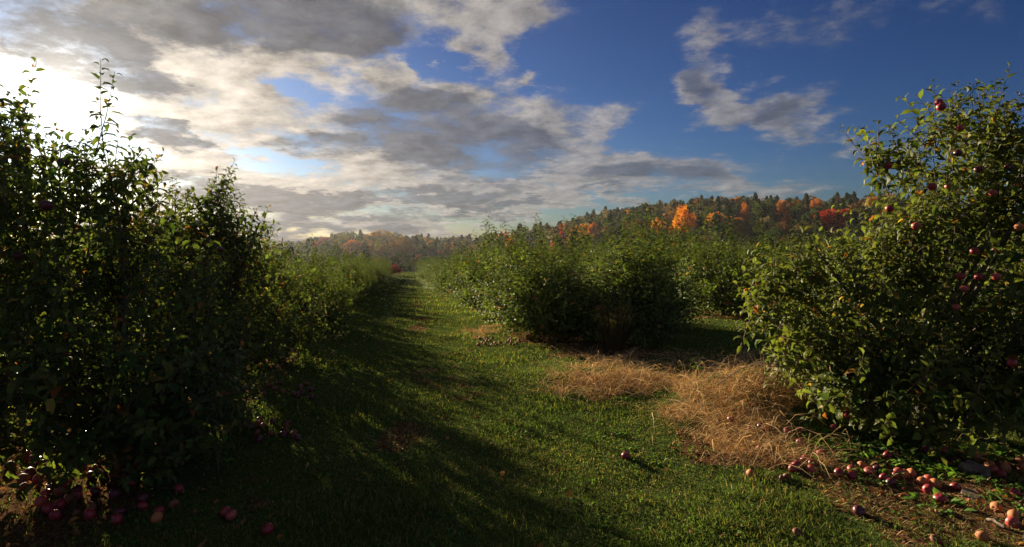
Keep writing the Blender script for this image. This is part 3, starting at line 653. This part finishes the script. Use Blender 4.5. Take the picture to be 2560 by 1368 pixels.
# the rest of the wood, one mass
vs, fs, cs = [], [], []; o_ = 0
for x, y, rr_ in pts[300:]:
    kd = KINDS[pick_kind(x, y)]; h = rf.uniform(8, 11); n = 300
    if kd[0] == 'conifer':
        z = rf.random(n) ** .8; ra = (1 - z) ** .9 * .36 * np.sqrt(rf.random(n)); a = rf.uniform(0, 6.28, n); p = np.stack([ra * np.cos(a), ra * np.sin(a), .1 + .9 * z], 1)
    else:
        bc, _ = in_blobs([(0, 0, .5, .34, .34, .38)], 16, rf, .3); p = bc[rf.integers(0, 16, n)] + unit(rf.normal(0, 1, (n, 3))) * .15
    p = p * h + np.array([x, y, G1(x, y)]); yv = unit(rf.normal(0, 1, (n, 3))); zv = unit(np.cross(yv, rf.normal(0, 1, (n, 3))))
    v, f = place((np.array([(-.5, 0, 0), (.0, -.6, .05), (.5, 0, 0), (0, .6, -.05)], float), np.array([(0, 1, 2, 3)])), p, yv, zv, h * .105 * (.6 + .8 * rf.random(n)))
    vs.append(v); fs.append(f + o_); o_ += len(v); cs.append(np.array(kd[1]) * rf.uniform(.75, 1.3) * (.75 + .5 * rf.random((n, 1))))
M['wood_mass'] = leaf_material('far_wood_leaf', 'attr', gloss=0, rough=.6, trans=.3, back=.1)
tag(obj('forest', mesh('forest', np.concatenate(vs), np.concatenate(fs), M['wood_mass'], np.concatenate(cs))), 'distant mixed wood covering the ridge behind the separate trees', kind='stuff')

# ------------------------------------------------------------------ grass, straw, weeds
rg = np.random.default_rng(9)
def blades(n, rmin, rmax, az0, az1, accept, length, width, cols, lay=.5, seg=2):
    r_ = np.exp(rg.uniform(math.log(rmin), math.log(rmax), n)); a = np.radians(rg.uniform(az0, az1, n)); x, y = r_ * np.sin(a), r_ * np.cos(a)
    k_ = rg.random(n) < accept(x, y); x, y, r_ = x[k_], y[k_], r_[k_]; n = len(x); z = G(x, y)
    L = length(x, y, n); W = width(r_); th = rg.uniform(0, 6.28, n); hd = np.stack([np.cos(th), np.sin(th), np.zeros(n)], 1); sd_ = np.stack([-np.sin(th), np.cos(th), np.zeros(n)], 1)
    ln = np.clip(rg.normal(lay, .25, n), .05, 1.4); c0 = np.stack([x, y, z - .004], 1)
    up0 = np.array([0, 0, 1.0]); d1 = unit(up0 * (1 - ln * .45)[:, None] + hd * (ln * .6)[:, None]); d2 = unit(up0 * (1 - ln * .6)[:, None] + hd * (ln * 1.3)[:, None])
    c1 = c0 + d1 * (L * .55)[:, None]; c2 = c1 + d2 * (L * .5)[:, None]; s = sd_ * (W / 2)[:, None]
    v = np.stack([c0 - s, c0 + s, c1 + s * .85, c1 - s * .85, c2], 1).reshape(-1, 3)
    b = (np.arange(n) * 5)[:, None]; f4 = b + np.array([0, 1, 2, 3]); f3 = b + np.array([3, 2, 4])
    c = cols(x, y, n); return v, [f4, f3], np.concatenate([c, c])
def g_acc(x, y):
    s = np.maximum(straw_f(x, y) * .7, soil_f(x, y) * .78); pt = .7 + .8 * wob(x, y, 3.1, 8, 5); return np.clip((1 - s) * pt, .02, 1)
def g_len(x, y, n):
    t = np.clip(wob(x, y, 2.4, 8, 6) * 1.8, 0, 1); return (.013 + .021 * rg.random(n)) * (1 + 1.3 * t)
def g_col(x, y, n):
    c = np.array([.10, .142, .036]) * (.55 + .9 * rg.random((n, 1))); k_ = rg.random(n) + .25 * wob(x, y, 2.0, 8, 7)
    yl = k_ > .80; c[yl] = np.array([.24, .20, .085]) * (.6 + .8 * rg.random((yl.sum(), 1))); return c
v, f, c = blades(420000, 2.3, 17, -47, 47, g_acc, g_len, lambda r_: .0018 + .0008 * r_, g_col, lay=.75)
tag(obj('grass', mesh('grass', v, f, M['grass'], c)), 'green mown grass of the lane between the apple rows', 'grass', kind='stuff')
v, f, c = blades(110000, 16, 66, -30, 40, lambda x, y: np.clip(g_acc(x, y), 0, 1), lambda x, y, n: g_len(x, y, n) * 1.4, lambda r_: .0012 * r_ + .004, g_col)
tag(obj('grass', mesh('grass', v, f, M['grass'], c)), 'far grass of the lane running to its crest', 'grass', kind='stuff')
def s_col(x, y, n): return np.array([.64, .43, .20]) * (.45 + .85 * rg.random((n, 1))) * (1 + rg.normal(0, .06, (n, 3)))
def s_acc(x, y): return np.clip(straw_f(x, y) + .16 * soil_f(x, y) + .015, 0, 1) * (y < 16)
v, f, c = blades(170000, 3, 16, -20, 42, s_acc, lambda x, y, n: rg.uniform(.07, .22, n) * (.35 + .6 * straw_f(x, y)), lambda r_: .0014 + .00055 * r_, s_col, lay=1.3)
tag(obj('dry_grass', mesh('dry_grass', v, f, M['straw'], c)), 'golden dry grass lying flattened beside the right tree', 'dry grass', kind='stuff')

# longer bent strands thrown over the mound in all directions, singly coloured
ns = 12000; sx_, sy_ = rg.uniform(.2, 4.3, ns), rg.uniform(4.2, 9.2, ns); kk = rg.random(ns) < straw_f(sx_, sy_) * .9; sx_, sy_ = sx_[kk], sy_[kk]; ns = len(sx_)
th = rg.uniform(0, 6.28, ns) + 1.2 * wob(sx_, sy_, 2.0, 8, 4); hd = np.stack([np.cos(th), np.sin(th), 0 * th], 1); L_ = rg.uniform(.12, .42, ns); b0 = np.stack([sx_, sy_, G(sx_, sy_)], 1)
arch = rg.uniform(.04, .5, ns) * L_; pt = [b0, b0 + hd * (L_ * .3)[:, None] + np.array([0, 0, .85]) * arch[:, None], b0 + hd * (L_ * .65)[:, None] + np.array([0, 0, 1.0]) * arch[:, None], b0 + hd * L_[:, None] + np.array([0, 0, .5]) * arch[:, None]]
sw = np.stack([-np.sin(th), np.cos(th), rg.normal(0, .5, ns)], 1) * (.0011 + .0006 * rg.random(ns))[:, None]
v = np.stack([pt[0] - sw, pt[0] + sw, pt[1] - sw, pt[1] + sw, pt[2] - sw, pt[2] + sw, pt[3] - sw * .4, pt[3] + sw * .4], 1).reshape(-1, 3); bb = (np.arange(ns) * 8)[:, None]
c = np.array([.72, .53, .28]) * (.35 + .85 * rg.random((ns, 1)))
tag(obj('dry_grass', mesh('dry_grass', v, [bb + np.array([0, 1, 3, 2]), bb + np.array([2, 3, 5, 4]), bb + np.array([4, 5, 7, 6])], M['straw'], np.concatenate([c, c, c]))), 'long pale stalks strewn over the flattened dry grass', 'dry grass', kind='stuff')
# dead leaves on bare soil and under the trees
nl_ = 9000; lr_ = np.exp(rg.uniform(math.log(2.6), math.log(13), nl_)); la_ = np.radians(rg.uniform(-44, 44, nl_)); lx, ly = lr_ * np.sin(la_), lr_ * np.cos(la_); kk = rg.random(nl_) < soil_f(lx, ly) * .8 + .03; lx, ly = lx[kk], ly[kk]; nl_ = len(lx)
lp_ = np.stack([lx, ly, G(lx, ly) + .012], 1); zv = unit(np.stack([rg.normal(0, .5, nl_), rg.normal(0, .5, nl_), np.ones(nl_)], 1)); yv = unit(np.cross(zv, rg.normal(0, 1, (nl_, 3))))
lc = np.array([.20, .10, .045]) * (.4 + 1.1 * rg.random((nl_, 1))); kk = rg.random(nl_) < .12; lc[kk] = np.array([.4, .2, .05])
tag(obj('fallen_leaves', leaf_mesh('fallen_leaves', TPL, lp_, yv, zv, rg.uniform(.03, .075, nl_), rg, M['straw'], cols=lc)), 'brown and orange leaf litter on the bare soil below the trees', 'leaf litter', kind='stuff')

# clover and small broad leaves between the blades
nl_ = 26000; lr_ = np.exp(rg.uniform(math.log(2.6), math.log(11), nl_)); la_ = np.radians(rg.uniform(-44, 44, nl_)); lx, ly = lr_ * np.sin(la_), lr_ * np.cos(la_)
kk = rg.random(nl_) < np.clip(wob(lx, ly, 4.0, 8, 2) * 1.6 + .25, 0, 1) * (1 - straw_f(lx, ly)); lx, ly = lx[kk], ly[kk]; nl_ = len(lx)
zv = unit(np.stack([rg.normal(0, .35, nl_), rg.normal(0, .35, nl_), np.ones(nl_)], 1)); yv = unit(np.cross(zv, rg.normal(0, 1, (nl_, 3))))
lc = np.array([.085, .15, .04]) * (.6 + .9 * rg.random((nl_, 1)))
tag(obj('clover', leaf_mesh('clover', TPL_LOW, np.stack([lx, ly, G(lx, ly) + rg.uniform(.015, .05, nl_)], 1), yv, zv, rg.uniform(.014, .034, nl_), rg, M['grass'], cols=lc)), 'patches of clover and small broad leaves among the lane grass', 'clover', kind='stuff')

# ------------------------------------------------------------------ windfall apples on the right
GR = 'fallen apples under the big right tree'
FALL = [(1827,1050,'red','red apple at the foot of the dry grass mound, upper left'),(1876,1076,'red','small red apple in dry grass left of the pair below the mound'),(1913,1074,'red','red apple, right one of the pair below the grass mound'),(1902,1068,'dark','dark apple, left one of the pair below the grass mound'),
(1968,1080,'pink','pinkish apple at the right foot of the dry grass mound'),(1998,1079,'red','red apple by the leafy weeds right of the grass mound'),(2001,1107,'pink','pink red apple beside the bright green weeds'),(1900,1124,'orange','split orange apple alone on the thatch below the mound'),
(1877,1187,'orange','pale orange apple at the grass edge, leftmost below the mound'),(2084,1072,'red','red apple tucked under the lowest hanging branch'),(2053,1135,'pink','pink apple in weeds, above the dark red cluster'),(2011,1150,'pink','flattened pink apple just above the dark red pair'),
(1990,1164,'red','deep red apple, upper of the touching pair at left of the apple line'),(1982,1174,'red','deep red apple, lower of the touching pair at left of the apple line'),(2031,1161,'red','red apple right of the touching pair'),(2027,1177,'pink','bruised pink apple below the lone red one beside the pair'),
(1953,1197,'brown','rotten brown apple, left of two at soil edge'),(1967,1194,'brown','rotten brown apple, right of two at soil edge'),(2097,1184,'red','round red apple alone in the middle of the apple line'),(2128,1176,'pink','pink red apple, upper of a stacked pair'),(2130,1190,'red','red apple, lower of a stacked pair with a pink one'),
(2156,1164,'orange','orange pink apple behind the apple line in weeds'),(2174,1182,'pink','pale pink apple standing tall in the apple line'),(2193,1176,'dark','dark apple half hidden right of the pale pink one'),(2219,1141,'red','red apple set back among green weeds'),(2209,1197,'red','red apple resting against green leaves in front'),
(2240,1192,'red','large red apple, front of a tight cluster of three'),(2246,1183,'pink','pink apple at the back of a tight cluster of three'),(2261,1188,'orange','small orange apple at right of a tight cluster'),(2278,1186,'orange','bitten orange apple with open flesh'),(2226,1211,'dark','dark purple apple below the tight cluster'),
(2305,1207,'orange','orange apple left of the red stack near the stones'),(2319,1203,'pink','pink apple, topmost of the red stack near the stones'),(2338,1212,'orange','golden orange apple right of the red stack'),(2322,1227,'red','red apple in the middle of the red stack'),(2349,1248,'red','largest shiny red apple lying on bare soil'),(2388,1220,'red','round red apple alone left of the flat stone'),
(2315,1127,'dark','dark red apple in shade beneath the trunk, left one'),(2332,1132,'dark','dark red apple in shade beneath the trunk, middle one'),(2363,1130,'pink','pinkish apple in shade beneath the trunk, right one'),(2441,1144,'orange','orange apple behind the flat stone'),(2474,1164,'orange','orange apple at the right end of the flat stone'),(2512,1172,'orange','orange apple above the red one near the right edge'),
(2503,1188,'red','red apple in leaves near the right edge'),(2483,1176,'pink','pink apple between flat stone and red apple'),(2550,1152,'orange','orange apple at the right picture edge, upper one'),(2556,1170,'orange','orange apple cut by the right picture edge'),(2539,1236,'red','crimson apple near the right edge above bare soil'),(2491,1272,'orange','orange blushed apple on bare soil'),
(2531,1308,'pink','large rosy orange apple in the bottom right corner'),(2534,1291,'orange','orange apple behind the large rosy one in the corner'),(2455,1346,'orange','broken orange apple near the bottom right stick'),(2340,1351,'brown','shrivelled brown apple near the bottom edge'),(2147,1281,'dark','dark purple apple alone on the open soil'),(1994,1335,'brown','small brown apple in grass at the bottom'),
(1565,1140,'red','lone red apple in the grass at centre')]
taken = []
for px, py, kd, lab in FALL:
    p = hit(px, py + 6); rad = .037; 
    if kd == 'brown': rad = .03
    apple((p[0], p[1], G1(p[0], p[1]) + rad * .5), kd, lab, GR, rad); taken.append((p[0], p[1]))
# heap and scatter under the first tree of the right row
rp = np.random.default_rng(77)
def scatter(n, boxes, kinds, label, group, stem=False, rad=.036):
    k_ = 0; t_ = 0
    while k_ < n and t_ < n * 40:
        t_ += 1; b = boxes[rp.integers(0, len(boxes))]; px, py = rp.uniform(b[0], b[1]), rp.uniform(b[2], b[3]); p = hit(px, py)
        if any((p[0] - a) ** 2 + (p[1] - c_) ** 2 < .0049 for a, c_ in taken): continue
        taken.append((p[0], p[1])); apple((p[0], p[1], G1(p[0], p[1]) + rad * .5), kinds[rp.integers(0, len(kinds))], label, group, rad, stem=stem); k_ += 1
scatter(52, [(1318,1392,840,853),(1318,1392,840,853),(1190,1300,848,866)], ['brown','brown','orange'], 'brownish windfall apple in the sunlit heap under the first right row tree', 'windfall heap under the first tree of the right row', rad=.03)
for px, py, kd, lab in [(579,1298,'pink','rosy apple in shaded grass, right one of the pair'),(565,1288,'red','red apple in shaded grass, left one of the pair'),(225,1296,'red','large dark red apple lying by the left tree, lower left'),(293,1308,'red','dark red apple right of the large one below the left tree'),(393,1302,'orange','dull orange apple below the left tree'),
    (102,1262,'pink','sunlit rimmed apple, upper of the pair near the left edge'),(122,1281,'red','rimmed apple, lower of the pair near the left edge'),(151,1237,'brown','brown apple above the rimmed pair near the left edge'),(195,1154,'orange','glowing orange rimmed apple under the left tree'),(203,1125,'red','apple behind the glowing one under the left tree'),(71,1108,'pink','rimmed apple beside the fallen stick, far left'),(670,1330,'red','dim red apple at the lane edge, bottom')]:
    p = hit(px, py + 6); apple((p[0], p[1], G1(p[0], p[1]) + .03), kd, lab, 'fallen apples under the nearest left tree', .037); taken.append((p[0], p[1]))
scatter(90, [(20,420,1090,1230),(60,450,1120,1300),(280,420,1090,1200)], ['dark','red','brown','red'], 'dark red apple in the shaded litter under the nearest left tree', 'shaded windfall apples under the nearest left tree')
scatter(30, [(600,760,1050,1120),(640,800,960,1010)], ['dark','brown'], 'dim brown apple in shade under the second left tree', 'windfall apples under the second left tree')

# apples still on the trees
def hang(px, py, kd, lab, grp, Yd, rad=.033):
    apple(at(px, py, Yd + (.32 if Yd < 4.62 else .05)), kd, lab, grp, rad, hang=True)
GH = 'apples hanging in the big right tree'
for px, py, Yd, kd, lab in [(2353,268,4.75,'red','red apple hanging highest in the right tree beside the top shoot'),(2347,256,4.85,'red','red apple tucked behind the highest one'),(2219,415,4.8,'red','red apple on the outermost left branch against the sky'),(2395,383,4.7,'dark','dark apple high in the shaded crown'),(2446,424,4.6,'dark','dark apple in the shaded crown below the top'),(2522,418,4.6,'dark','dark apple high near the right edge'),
  (2330,467,4.65,'red','large red apple level with the ridge line'),(2372,467,4.6,'pink','rosy apple right of the large red ridge-level one'),(2482,482,4.4,'pink','rosy apple high on the right among leaves'),(2224,522,4.8,'red','small red apple against the red maple'),(2290,565,4.7,'pink','pink apple below the ridge line'),(2400,320,4.75,'pink','pink apple peeking from the upper crown'),
  (2436,628,4.35,'red','red apple mid crown, right half'),(2492,625,4.3,'pink','pinkish apple mid crown near right edge'),(2401,691,4.35,'red','red apple mid crown, left of a pair'),(2448,693,4.3,'red','red apple mid crown, right of a pair'),(2491,692,4.2,'pink','rosy apple beside the mid crown pair'),(2412,722,4.3,'pink','small pink apple below the mid crown pair'),
  (2390,768,4.35,'pink','bright pink apple in the sunlit lower crown'),(2530,908,3.9,'red','red apple low at the right edge in shade'),(2120,1035,4.9,'red','red apple on the lowest branch above the weeds'),(2548,568,4.2,'orange','orange leafy apple at the right edge')]:
    hang(px, py, kd, lab, GH, Yd)
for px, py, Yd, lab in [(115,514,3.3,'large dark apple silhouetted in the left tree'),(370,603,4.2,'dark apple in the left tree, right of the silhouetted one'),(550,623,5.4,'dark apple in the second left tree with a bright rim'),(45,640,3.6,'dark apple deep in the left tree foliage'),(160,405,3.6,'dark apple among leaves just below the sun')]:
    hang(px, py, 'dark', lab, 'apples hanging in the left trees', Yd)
hang(1497, 768, 'red', 'lone red apple in the first tree of the right row', 'apples hanging in the right row', 9.6)

# ------------------------------------------------------------------ stones, wood, weeds, saplings
def stone(px, py, sx, sy, sz, lab, seed):
    r = np.random.default_rng(seed); import bmesh
    bm = bmesh.new(); bmesh.ops.create_icosphere(bm, subdivisions=3, radius=1)
    for v_ in bm.verts:
        n_ = .16 * math.sin(v_.co.x * 3.1 + seed) + .12 * math.sin(v_.co.y * 5.3 + seed * 2) + .05 * math.sin(v_.co.z * 11 + v_.co.x * 9)
        v_.co *= 1 + n_; v_.co.z = max(min(v_.co.z, .55), -.5)
        v_.co.x *= sx; v_.co.y *= sy; v_.co.z *= sz
    me_ = bpy.data.meshes.new('stone'); bm.to_mesh(me_); bm.free(); me_.materials.append(M['rock'])
    p = hit(px, py); o = obj('flat_stone', me_, None, (p[0], p[1], p[2] - sz * .05)); o.rotation_euler = (.1, -.12, r.uniform(0, 3)); tag(o, lab, 'stone', 'flat stones under the right tree')
stone(2442, 1182, .13, .09, .08, 'pale flat stone behind the red apples at right', 1)
stone(2428, 1240, .10, .05, .03, 'low flat stone in front of the larger pale one', 2)
def stick(pts_, r0_, r1_, lab, nm='fallen_branch', mat='wood', cat='branch'):
    p = np.array(pts_); c_ = p.mean(0); v, f = tubes([p - c_], [np.linspace(r0_, r1_, len(p))], 7); o = obj(nm, mesh(nm, v, f, M[mat], smooth=True), None, c_); tag(o, lab, cat); return o
def on(px, py, up=.02): p = hit(px, py); p[2] += up; return p
stick([on(2468, 1312), on(2480, 1316, .03), on(2510, 1326, .02)], .014, .010, 'short pale broken stick on the soil near the corner')
a_, b_ = at(2040, 990, 5.6), at(2130, 1000, 5.3)
stick([a_, (a_ + b_) / 2 + np.array([0, 0, .02]), b_], .035, .028, 'thick pale cut limb lying under the right tree branches')
stick([on(-20, 1106, .05), on(30, 1110, .06), on(85, 1118, .03)], .008, .005, 'thin pale stick on the ground at the far left')
stick([on(1790, 1012, .18), on(1850, 1000, .3), on(1945, 978, .34)], .006, .003, 'long pale straw stalk across the dry grass mound', 'dead_stalk', 'wood', 'stalk')
# upright dead stalks beside the mound
b = on(1905, 965, 0)
vs_, rs_ = [], []
for tx, ty in ((1850, 903), (1870, 880), (1885, 890), (1898, 870), (1908, 880)):
    tip = at(tx, ty, b[1] - .05); vs_.append(bez(b - np.array([0, 0, .03]), (b + tip) / 2 + np.array([.02, 0, .04]), tip, 5) - b); rs_.append(np.linspace(.004, .0015, 5))
v, f = tubes(vs_, rs_, 4); o = obj('dead_stalk_clump', mesh('dead_stalk_clump', v, f, M['wood']), None, b); tag(o, 'bare pale stalks fanning up beside the dry grass mound', 'dead weed')
def weed(px, py, n, size, rad, lab, grp, seed, upright=.6, stem_h=0.0, nm='broadleaf_weed', base=None):
    r = np.random.default_rng(seed); p = on(px, py, 0) if base is None else base
    a = r.uniform(0, 6.28, n); q_ = rad * np.sqrt(r.random(n)); pos = np.stack([q_ * np.cos(a), q_ * np.sin(a), stem_h * r.random(n) + .004], 1)
    pos[:, 2] += G(p[0] + pos[:, 0], p[1] + pos[:, 1]) - p[2]
    yv = unit(np.stack([np.cos(a), np.sin(a), upright * (.4 + r.random(n))], 1) + r.normal(0, .25, (n, 3))); zv = np.array([0, 0, 1.0]) + r.normal(0, .2, (n, 3)); zv = unit(zv - (zv * yv).sum(1, keepdims=True) * yv)
    cols = np.array([.10, .20, .035]) * (.6 + .8 * r.random((n, 1)))
    root = empty(nm, p, lab, 'weed', grp)
    obj('leaves', leaf_mesh('leaves', TPL, pos, yv, zv, size * (.6 + .8 * r.random(n)), r, M['leaf'], cols=cols), root)['kind'] = 'stuff'
    if stem_h > .1:
        v, f = tubes([bez(np.zeros(3), np.array([.01, 0, stem_h / 2]), np.array([.02 * k_, .01 * k_, stem_h]), 4) for k_ in range(-2, 3)], [np.linspace(.004, .002, 4)] * 5, 4); obj('stem', mesh('stem', v, f, M['twig']), root)
GW = 'green weeds under the big right tree'
WEEDS = [(2030,1090,'left of the lowest hanging apple'),(2060,1110,'behind the pink apple'),(2010,1125,'beside the touching red pair'),(2090,1140,'left of the green rosettes'),(2080,1165,'before the middle apples'),(2160,1130,'centre of the weed bed'),(2190,1150,'behind the tight cluster'),(2240,1130,'right of centre in the weed bed'),(2270,1150,'behind the bitten apple'),(2300,1165,'above the red stack'),(2190,1200,'in front of the pale pink apple'),(2340,1180,'left of the flat stone'),(2380,1150,'under the hanging leaves'),(2400,1190,'left side of the flat stone'),(2500,1210,'right of the flat stone'),(2520,1140,'behind the orange apples'),(2340,1262,'under the largest red apple'),(2140,1110,'in the shade behind the bed'),(2455,1130,'behind the stone'),(2530,1260,'right edge on the soil'),(2210,1110,'deep under the branches')]
for i, (px, py, wh) in enumerate(WEEDS):
    weed(px, py, 46, .06, .15, 'bright green leafy weed ' + wh, GW, 200 + i, .7)
wp_ = sorted((rp.uniform(1180, 2000), rp.uniform(980, 1340)) for i in range(20))
for i, (px, py) in enumerate(wp_):
    weed(px, py, 16, .04, .10, f'small low green weed, {ORD[i]} from the left in the lane grass', 'low weeds in the lane grass', 300 + i, .6)
weed(1715, 935, 34, .06, .07, 'young green seedling with maple-like leaves at back of the dry grass', 'seedlings in the dry grass', 401, .5, .16, 'seedling')
weed(1742, 948, 24, .045, .05, 'taller thin seedling right of the green one in dry grass', 'seedlings in the dry grass', 402, .5, .22, 'seedling')
weed(545, 1190, 22, .06, .08, 'sunlit green sucker shoot at the foot of the second left tree', 'sucker shoots', 403, 1.0, .3, 'sucker_shoot')
weed(1345, 845, 90, .07, .30, 'bright leafy sucker shoots at the foot of the first right row tree', 'sucker shoots', 404, 1.0, .5, 'sucker_shoot')
# tall dry grass clump in front of the first right row tree
def clump(x, y, n, h, spread, col, lab, nm='tall_grass_clump'):
    r = np.random.default_rng(55); a = r.uniform(0, 6.28, n); q_ = spread * .4 * np.sqrt(r.random(n)); z0 = G1(x, y)
    p0 = np.stack([q_ * np.cos(a), q_ * np.sin(a), np.zeros(n)], 1); hh = h * r.uniform(.5, 1, n); out = np.stack([np.cos(a), np.sin(a), np.zeros(n)], 1) * (spread * r.uniform(.2, .9, n))[:, None]
    c1 = p0 + out * .35 + np.array([0, 0, 1]) * (hh * .6)[:, None]; c2 = p0 + out + np.array([0, 0, 1]) * hh[:, None]; s = np.stack([-np.sin(a), np.cos(a), np.zeros(n)], 1) * .004
    v = np.stack([p0 - s, p0 + s, c1 + s, c1 - s, c2], 1).reshape(-1, 3); b_ = (np.arange(n) * 5)[:, None]
    cl = np.array(col) * (.6 + .7 * r.random((n, 1))); o = obj(nm, mesh(nm, v, [b_ + np.array([0, 1, 2, 3]), b_ + np.array([3, 2, 4])], M['grass'], np.concatenate([cl, cl])), None, (x, y, z0)); tag(o, lab, 'grass clump'); return o
clump(1.5, 8.95, 300, .85, .4, (.075, .065, .035), 'tall brownish grass clump against the first right row tree')

# ------------------------------------------------------------------ haze
hz = mesh('haze', np.array([(x, y, z) for x in (-450, 450) for y in (-60, 440) for z in (-22, 42)], float), np.array([(0, 1, 3, 2), (4, 6, 7, 5), (0, 4, 5, 1), (2, 3, 7, 6), (0, 2, 6, 4), (1, 5, 7, 3)]))
hm, t = new_mat('haze_air')
pv = t.n('ShaderNodeVolumePrincipled'); pv.inputs['Color'].default_value = rgb(.85, .9, 1); pv.inputs['Density'].default_value = .0001; pv.inputs['Anisotropy'].default_value = .6
t.n('ShaderNodeOutputMaterial', i_Volume=pv)
hz.materials.append(hm); tag(obj('haze', hz), 'thin autumn haze over the orchard and hill', kind='stuff')
